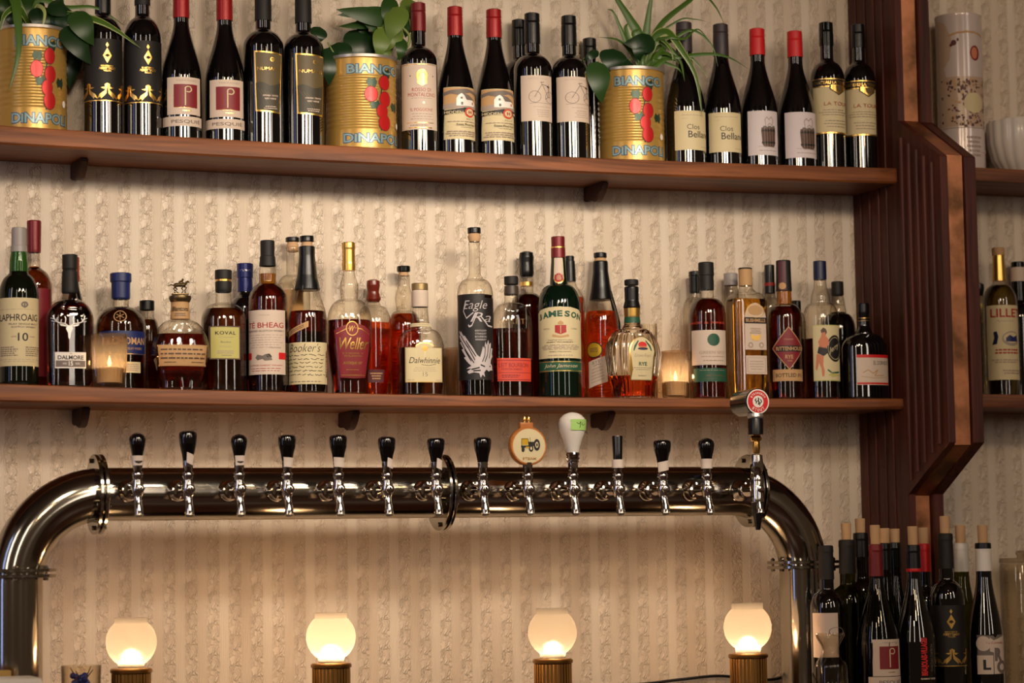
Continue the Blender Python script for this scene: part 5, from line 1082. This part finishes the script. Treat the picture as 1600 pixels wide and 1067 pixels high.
p = P('diamond', 'tan'); p.poly([(.5, .03), (.97, .5), (.5, .97), (.03, .5)], 'maroon'); p.up(); p.rect(.12, .44, .90, .58, 'ink'); p.up(); p.text('RITTENHOUSE', .54, .51, .80, .09, 'tan', .02); p.text('STRAIGHT', .5, .30, .26, .04, 'tan'); p.text('RYE', .5, .70, .22, .09, 'tan', .02); p.text('100', .52, .79, .12, .04, 'tan'); b.label(p, 1209, 1255, 512, 580)
p = P('rect', 'tan'); p.stroke([(.04, .1), (.96, .1), (.96, .9), (.04, .9), (.04, .1)], .012, 'barrelbrown', .4); p.text('BOTTLED IN', .5, .5, .8, .34, 'barrelbrown', .02); b.label(p, 1209, 1254.5, 579, 597, 'lower_label')
sp('small bottle with dark green cap, behind and right of the diamond label', 1247, [(488, 8), ('c', 505, 15), (596, 15)], 'dull', [('cap', [(470, 7.6), (471, 8.2), (488, 8.2)], 'dgreen')], (530, 'brown'), MB)
b = sp('clear-necked bottle with cream picture label of a standing woman', 1286, [(437, 9.5), (445, 10), ('s', 466, 15), ('s', 474, 16), ('c', 505, 28.5), (596, 28.5)], 'clear', [('cap', [(408, 9.6), (409, 10.3), (437, 10.3)], 'navy')], (530, 'dark'), MD)
p = P('rect', 'yellowp'); p.rect(.02, .015, .98, .985, 'cream'); p.up(); p.ell(.74, .42, .30, .24, 'ink', 28); p.poly([(.26, .10), (.34, .05), (.42, .07), (.46, .13), (.42, .18), (.30, .18)], 'barrelbrown'); p.up(); p.poly([(.30, .14), (.40, .13), (.42, .20), (.50, .26), (.52, .34), (.46, .38), (.40, .42), (.22, .40), (.18, .30), (.26, .22)], 'skin'); p.poly([(.20, .38), (.42, .40), (.48, .50), (.34, .56), (.14, .50)], 'ink'); p.poly([(.20, .54), (.34, .55), (.32, .72), (.36, .82), (.34, .92), (.28, .92), (.26, .78), (.18, .66)], 'skin'); p.poly([(.12, .52), (.22, .52), (.18, .70), (.12, .82), (.08, .78)], 'skin'); p.ring(.74, .42, .26, .20, .96, 'cream'); p.text('Jerry', .70, .42, .42, .12, 'cream', .0, .3, rot=-18); p.stroke([(.45, .80), (.6, .86), (.9, .84)], .03, 'green'); p.poly([(.45, .90), (.6, .84), (.95, .90), (.6, .93)], 'yellowp'); b.label(p, 1272.5, 1313, 510, 597)
sp('dark bottle with black cap and swollen neck, behind the picture label bottle', 1313, [(462, 8.5), (470, 10.5), ('s', 490, 13), ('c', 520, 27), (596, 27)], 'clear', [('cap', [(440, 8.5), (441, 9.5), (460, 9.5), (462, 8.6)], 'matteblack')], (488, 'blackliq'), MB)
b = sp('squat black bottle with pale label and red stripes, against the pilaster', 1353, [(498, 9), (508, 9), ('s', 522, 14), ('c', 546, 36), (596, 36)], 'wine', [('stopper', [(474, 8.2), (475, 9), (488, 9), (496, 7.5), (498, 9.5), (501, 9.5)], 'dullglass2' if 'dullglass2' in MT else 'black'), ('neck_band', [(497, 9.3), (500, 9.5), (502, 9.3)], 'goldfoil')], None, MD+.022, 2.5, .7)
p = P('rect', 'peach'); p.rect(0, 0, 1, .10, 'brightred'); p.rect(0, .92, 1, .98, 'brightred'); p.text('EL DORADO', .72, .27, .5, .13, 'ink', .0); p.stroke([(.15, .6), (.3, .5), (.45, .62), (.6, .5), (.5, .7), (.8, .68)], .03, 'tan'); p.stroke([(.1, .72), (.5, .78), (.9, .74)], .02, 'tan'); b.label(p, 1342.5, 1392, 556, 603)
# votives and tumbler
def votive(cx, ytop, rt, rb, d, label, flame=True, wax=True, power=.12, name='votive_glass'):
    yb = ybase(cx, d, 'mid'); b = Bottle(name, label, cx, d, [(ytop, rt), (yb, rb)], None, 'mid', 'ribbed glass votives on the middle shelf', cat='votive')
    H = b.z(ytop); R1, R0_ = rt/b.s, rb/b.s; bm = bmesh.new()
    md = lambda a, h: 1+.04*math.cos(24*a)*(1 if .006 < h < H-.008 else 0)
    lathe(bm, [(H, R1), (H-.008, R1*.985)]+[(H-.008-(H-.014)*i/10, R1*.985+(R0_-R1*.985)*i/10) for i in range(1, 10)]+[(.006, R0_), (0, R0_*.96)], 96, mod=md, close=False)
    lathe(bm, [(H, R1), (H+.0006, R1*.975), (H, R1*.95), (.012, R0_*.88), (.010, R0_*.5), (.010, .001)], 48, close=False); lathe(bm, [(0, R0_*.96), (0, .001)], 48, close=False)
    finish(bm, 'glass', MT.setdefault('votiveglass', thin_glass('votive_glass_surface', (238, 226, 210), (150, 120, 92), 1.2, .13)), b.root, sharp=60)
    if wax:
        g = empty('tea_light', (b.base.x, b.base.y, b.base.z+.011), 'white tea light inside '+('the left ribbed glass beside the blue-capped bottle' if cx < 600 else 'the right ribbed glass beside the cut-glass bottle'), 'candle')
        bm = bmesh.new(); hw = (H*.28); rr = R0_*.84; lathe(bm, [(0, rr), (hw, rr*1.03), (hw+.001, rr), (hw-.0005, .001)], 32); finish(bm, 'wax', 'waxwhite', g)
        bm = bmesh.new(); lathe(bm, [(hw+.002, .0006), (hw+.006, .0036), (hw+.011, .0036), (hw+.019, .0012), (hw+.023, .0002)], 12); finish(bm, 'flame', 'flame', g)
        l = light('POINT', 'candle_glow', (b.base.x, b.base.y, b.base.z+.011+hw+.012), power*2.4, (1, .68, .38), .006)
    return b
votive(171, 523, 28.5, 23.5, .158, 'lit ribbed votive glass in front of the blue-capped bottle', power=.16)
votive(1056, 549, 21.5, 20, MD-.02, 'lit ribbed votive glass between the cut-glass bottle and the green dot bottle', power=.2)
votive(713, 545, 20, 18, MB+.005, 'small ribbed glass without flame, behind the tall eagle bottle', False, False)
b = Bottle('tumbler', 'plain empty drinking glass behind the cut-glass bottle', 1016, MB, [(506, 13), (ybase(1016, MB, 'mid'), 12)], None, 'mid', cat='glass')
bm = bmesh.new(); H = b.z(506); lathe(bm, [(H, 13/b.s), (.0, 12/b.s)], 32, close=False); lathe(bm, [(H, 12.4/b.s), (.008, 11/b.s), (.008, .001)], 32, close=False); finish(bm, 'glass', 'clear', b.root)
# ------------------------------------------------------------------ right bay
b = sp('aperitif bottle with gold neck foil and tall cream label, right of the pilaster', 1567, [(400, 8.5), (440, 10), ('b', 476, 27), (590, 27)], 'clear', [('cap', [(387, 9), (388, 10), (399, 10)], 'tan'), ('neck_foil', [(399, 9.3), (439, 10.8)], 'goldfoil')], (446, 'olive_l' if 'olive_l' in MT else 'gold'), .10, shelf='rmid', group='bottles right of the pilaster')
b.liquid.data.materials[0] = liquid('olive_gold_spirit', (150, 130, 60))
p = P('rect', 'cream'); p.text('LILLET', .56, .105, .86, .115, 'redink', .02); p.text('Aperitif', .5, .215, .5, .035, 'softink', 0, .3); p.ell(.66, .45, .26, .10, 'softink', 28); p.up(); p.ell(.66, .44, .22, .07, 'violet2' if 'violet2' in MT else 'cream', 24); p.up(); p.poly([(.5, .44), (.6, .40), (.7, .43), (.82, .40), (.84, .49), (.5, .49)], 'blue'); p.poly([(.20, .36), (.28, .35), (.32, .42), (.28, .52), (.16, .53), (.22, .44)], 'navy'); p.lines(2, .58, .66, .2, .9, 'redink'); p.lines(2, .72, .78, .1, .9, 'softink'); p.lines(2, .86, .93, .4, .95, 'softink'); b.label(p, 1546, 1594, 479, 595)
b = sp('dark round-topped bottle half hidden by the pilaster, left of the aperitif bottle', 1535, [(452, 6), (475, 7), ('s', 500, 12), (590, 12)], 'dull', [('cap', [(442, 4), (444, 7.5), (450, 8), (462, 6.5)], 'black')], None, .035, shelf='rmid', group='bottles right of the pilaster')
b = sp('tall bottle with pink and black capsule at the right edge of the frame', 1597, [(470, 11), ('b', 500, 26), (590, 26)], 'wine', [('capsule', [(409, 9), (410, 10.5), (470, 12)], 'dgreen'), ('pink_band', [(418, 11.5), (440, 12)], 'peach')], None, .038, shelf='rmid', group='bottles right of the pilaster')
# round tin
b = Bottle('round_tin', 'tall white cylindrical tin printed with brown ornament and oval portrait', 1503, .085, [(27, 36), (260, 36)], None, 'rtop', cat='tin')
H = b.z(27); R = 36/b.s; bm = bmesh.new(); lathe(bm, [(H-.002, R*.9), (H-.004, R*.97), (H, R*.99), (H, R*1.01), (H-.004, R*1.015), (H-.006, R), (.052, R), (.0515, R*1.015), (.046, R*1.015), (.045, R), (.003, R), (0, R*.98)], 64); b.body = finish(bm, 'canister', mat('cream_enamel_tin', (206, 192, 188), .2, .1), b.root)
p = Print(); p.poly([(.0, .02), (.22, .05), (.34, .16), (.30, .30), (.18, .36), (.24, .46), (0, .48)], 'tinwash'); p.rect(0, .42, 1, .76, 'tinwash'); p.up(); random.seed(5)
for i in range(230):
    x, y = random.gauss(.62, .24), .44+.32*random.random(); p.ell(max(.12, min(.98, x)), y, .012+.02*random.random(), .005+.007*random.random(), random.choice(['violet', 'barrelbrown', 'tan']), 6)
for i in range(26):
    t = i/25; p.ell(.30+.68*t, .135-.02*math.sin(math.pi*t)+.004*random.random(), .02, .008, 'tan', 6)
p.ell(.38, .19, .05, .02, 'violet', 10); p.ell(.33, .205, .03, .012, 'violet', 8); p.ell(.45, .17, .02, .012, 'violet', 8); p.ell(.76, .26, .10, .052, 'maroon', 24); p.up(); p.ell(.75, .26, .065, .04, 'skin', 20); p.ell(.72, .60, .20, .07, 'cream', 20); p.rect(0, .765, 1, .772, 'softink'); p.lines(5, .82, .97, .55, .85, 'softink')
MT['tinwash'] = mat('tin_wash_print', (186, 160, 140), .25)
b.label(p, 1470, 1538, 30, 258, 'printed_scene')
b = Bottle('milk_glass_bowl', 'white scalloped milk glass bowl on the upper right shelf', 1602, .105, [(193, 58), (260, 40)], None, 'rtop', cat='bowl')
H = b.z(193); R = 58/b.s; bm = bmesh.new(); fl_ = lambda a, h: 1+.035*abs(math.sin(10*a))-.02
lathe(bm, [(H, R*.97), (H+.002, R), (H-.004, R*1.02), (H*.6, R*1.0), (H*.3, R*.90), (H*.1, R*.72), (.004, R*.6), (0, R*.58)], 120, mod=fl_, close=False); lathe(bm, [(H, R*.97), (H*.6, R*.94), (H*.15, R*.68), (.008, .001)], 120, mod=fl_, close=False); lathe(bm, [(0, R*.58), (0, .001)], 120, close=False)
finish(bm, 'bowl', 'milk', b.root, sharp=60)
# ------------------------------------------------------------------ bottles on the counter
GC = 'open wine bottles at the right end of the counter'
def cw(label, cx, top, hw, shape, capm, capy, d, glass='wine', cork=None, nk=None, nr=.40, corkw=8, sh=None):
    yb = ybase(cx, d, 'counter'); H = yb-top; r = nr*hw
    b = wine(label, cx, top, hw, shape, capm, capy, d, 'counter', GC, glass, ridge=False, nk=nk, nr=nr)
    if cork: b.seg('cork', [(cork, corkw-.8), (cork+1, corkw), (top+6, corkw-.6)], 'cork')
    return b
b = cw('closed dark wine bottle with white label, nearest the tower leg', 1296, 852, 27, 'bord', 'matteblack', 905, .335); p = P('rect', 'peach'); p.ring(.95, .42, .3, .1, .9, 'greyink'); b.label(p, 1273, 1312, 957, 1026)
cw('dark wine bottle with pale cork, behind the glass carafe', 1329, 843, 29.5, 'bord', 'matteblack', 896, .27, 'olive', 817)
cw('dark wine bottle with brown cork, farthest back by the pilaster', 1351, 832, 27, 'bord', 'black', 870, .17, 'wine', 810)
b = cw('green burgundy bottle with red foil, cork and maroon square staff label', 1374, 850, 33.5, 'burg', 'darkred', 900, .39, 'olive', 820, nr=.30)
lab_staff(b, 1365, 1407, 998, 1055, 1056, 1073)
cw('green wine bottle with cork, left of the touching cork pair', 1389, 848, 22, 'burg', 'black', 890, .305, 'olive', 825, nr=.38)
cw('green wine bottle with cork, right of the touching cork pair', 1405, 847, 22, 'burg', 'dgreen', 886, .25, 'olive', 826, nr=.38)
b = cw('dark wine bottle with red ring neck and vertical red lettering', 1433, 851, 31, 'burg', 'black', 888, .385, 'wine', 822, nr=.33)
b.seg('red_ring', [(888, 11.6), (891, 12.2), (893, 11.6)], 'brightred')
p = Print(); p.text('BEAUJOLAIS', .35, .38, .94*1.45, .36*.66, 'brightred', .05, rot=-90); b_ = p
p = Print()
for w_, x, hh in (('BEAUJOLAIS-VILLAGES', .30, .42),):
    vs, fs = text2d(w_, .05); p.add([(x-b2*hh*-1*-1, .47+(-a2)*.84) for a2, b2 in vs], fs, 'brightred')
vs, fs = text2d('CHATEAU CAMBON', .0); p.add([(.68-b2*.16*-1*-1, .50+(-a2)*.6) for a2, b2 in vs], fs, 'greyink'); p.text('GAMAY NOIR', .5, .96, .9, .04, 'peach', .03)
b.label(p, 1438, 1462, 992, 1062)
cw('dark wine bottle with bright red foil and cork, behind the red lettered bottle', 1450, 849, 26, 'bord', 'brightred', 893, .30, 'wine', 824, nr=.36)
b = cw('dark wine bottle with tall cork and gold goats on its black label', 1484, 833, 27.5, 'bord', 'matteblack', 888, .37, 'wine', 806); lab_goats(b, 1484, 945, 1040)
cw('white-foiled green wine bottle with cork, behind the black lettered one', 1508, 848, 26, 'burg', 'white', 893, .27, 'olive', 820, nr=.44)
b = cw('white-foiled wine bottle with large grey and white letter label, rightmost', 1543, 849, 27.5, 'burg', 'white', 892, .36, 'wine', 820, nr=.42); b.seg('black_ring', [(848, 11), (849, 12.6), (857, 12.9), (858, 12)], 'black')
p = P(); p.poly([(.0, .0), (.55, .02), (.62, .08), (.70, 0), (1, 0), (1, 1), (.0, 1)], 'greyink'); p.up(); p.poly([(.42, .06), (.55, .14), (1, .02), (1, .98), (.55, 1), (.55, .45), (.42, .42)], 'peach'); p.rect(0, .52, .52, 1, 'peach'); p.up()
p.ring(.22, .22, .24, .19, .45, 'peach'); p.ell(.22, .22, .14, .1, 'peach', 16); p.text('L', .32, .76, .24, .26, 'ink', .04); p.text('R', .72, .50, .30, .34, 'greyink', .07); p.ring(.86, .82, .22, .17, .5, 'greyink'); p.text('La Comedia', .62, .20, .60, .06, 'redink'); b.label(p, 1529, 1569, 991, 1052)
b = Bottle('glass_carafe', 'small waisted glass carafe in front of the corked bottles', 1300, .43, [(990, 26), (ybase(1300, .43, 'counter'), 26)], None, 'counter', cat='carafe')
bm = bmesh.new(); zz = [(b.z(y), r/b.s) for y, r in expand([(989, 24), ('s', 1016, 13.5), ('s', 1042, 26), (1090, 27), (ybase(1300, .43, 'counter')-1, 26)])]
lathe(bm, zz+[(0, 24/b.s), (0, .001)], 48, close=False); lathe(bm, [(zz[0][0], zz[0][1])]+[(z, max(.002, r-.0022)) for z, r in zz[:-1]]+[(.006, .02), (.006, .001)], 48, close=False); finish(bm, 'glass', 'clear', b.root, sharp=60)
b = Bottle('glass_jar', 'large lidded glass jar at the right edge behind the counter bottles', 1602, .10, [(880, 34), (ybase(1602, .10, 'counter'), 34)], None, 'counter', cat='jar')
H = b.z(880); R = 34/b.s; bm = bmesh.new(); lathe(bm, [(H, R*.96), (H-.004, R), (.004, R), (0, R*.96), (0, .001)], 40, close=False); lathe(bm, [(H, R*.93), (.008, R*.93), (.008, .001)], 40, close=False); finish(bm, 'glass', 'clear', b.root)
bm = bmesh.new(); lathe(bm, [(H+.001, R*1.0), (H+.010, R*1.0), (H+.012, R*.96), (H+.012, .01), (H+.016, .008), (H+.022, .012), (H+.028, .009), (H+.029, .001)], 32); finish(bm, 'lid', 'dull', b.root)
# left end of the counter
b = Bottle('tumbler', 'straight glass tumbler with blue beads, left of the first lamp', 127, .25, [(1040, 31.5), (ybase(127, .25, 'counter'), 28)], None, 'counter', cat='glass')
H = b.z(1040); R = 31.5/b.s; bm = bmesh.new(); lathe(bm, [(H, R), (0, R*.92), (0, .001)], 40, close=False); lathe(bm, [(H, R), (H+.0005, R*.98), (H, R*.96), (.008, R*.86), (.008, .001)], 40, close=False); finish(bm, 'glass', 'clear', b.root, sharp=60)
g = empty('glass_beads', b.base+Vector((0, 0, .009)), 'small heap of blue glass beads and twigs inside the left tumbler', 'decoration'); g['kind'] = 'stuff'
bm = bmesh.new()
for i in range(60):
    a, r = random.random()*6.28, R*.66*math.sqrt(random.random()); bmesh.ops.create_icosphere(bm, subdivisions=2, radius=.0062, matrix=Matrix.Translation((r*math.cos(a), r*math.sin(a), .006+(H-.026)*random.random()*.95)))
finish(bm, 'bead_heap', 'offblue', g)['kind'] = 'stuff'
bm = bmesh.new()
for a, x, z in ((.3, -.022, .012), (1.2, -.012, .018), (2.2, .016, .010), (2.8, .020, .016)): tube(bm, [(0, 0, H-.055), (x*.5, -.006, H-.03), (x, -.01, H-z)], [.0014, .0012, .0008], 6)
finish(bm, 'twigs', 'bracket', g)
pb = empty('cutting_board', at(4, 1060, .30)*1, 'pale yellow board at the lower left corner of the counter', 'board'); pb.location.z = ZC
bm = bmesh.new(); hgt = at(4, 1048, .34).z-ZC; box(bm, (-.25, -.02, 0), (at(21, 1050, .34).x-pb.location.x, .0, hgt), bevel=.003); finish(bm, 'board', 'wood_yel', pb)
tr = empty('white_tray', (at(30, 1060, .42).x, -.42, ZC), 'white rounded tray at the lower left corner of the frame', 'tray')
hgt = at(30, 1057, .42).z-ZC; x1 = at(62, 1062, .42).x-tr.location.x; bm = bmesh.new(); box(bm, (-.25, -.04, 0), (x1, .04, hgt), bevel=.012); finish(bm, 'tray', 'white', tr)
cb_ = empty('power_cable', (at(1100, 1060, .15).x, -.15, ZC), 'dark cable trailing along the wall behind the rightmost lamp', 'cable')
pts = crom([at(x, y, .02) for x, y in ((840, 1069), (980, 1070), (1060, 1062), (1120, 1056), (1165, 1060), (1200, 1062), (1222, 1058), (1232, 1046))], 6); bm = bmesh.new(); tube(bm, [q_-cb_.location for q_ in pts], .0032, 8); finish(bm, 'cable', 'black', cb_)
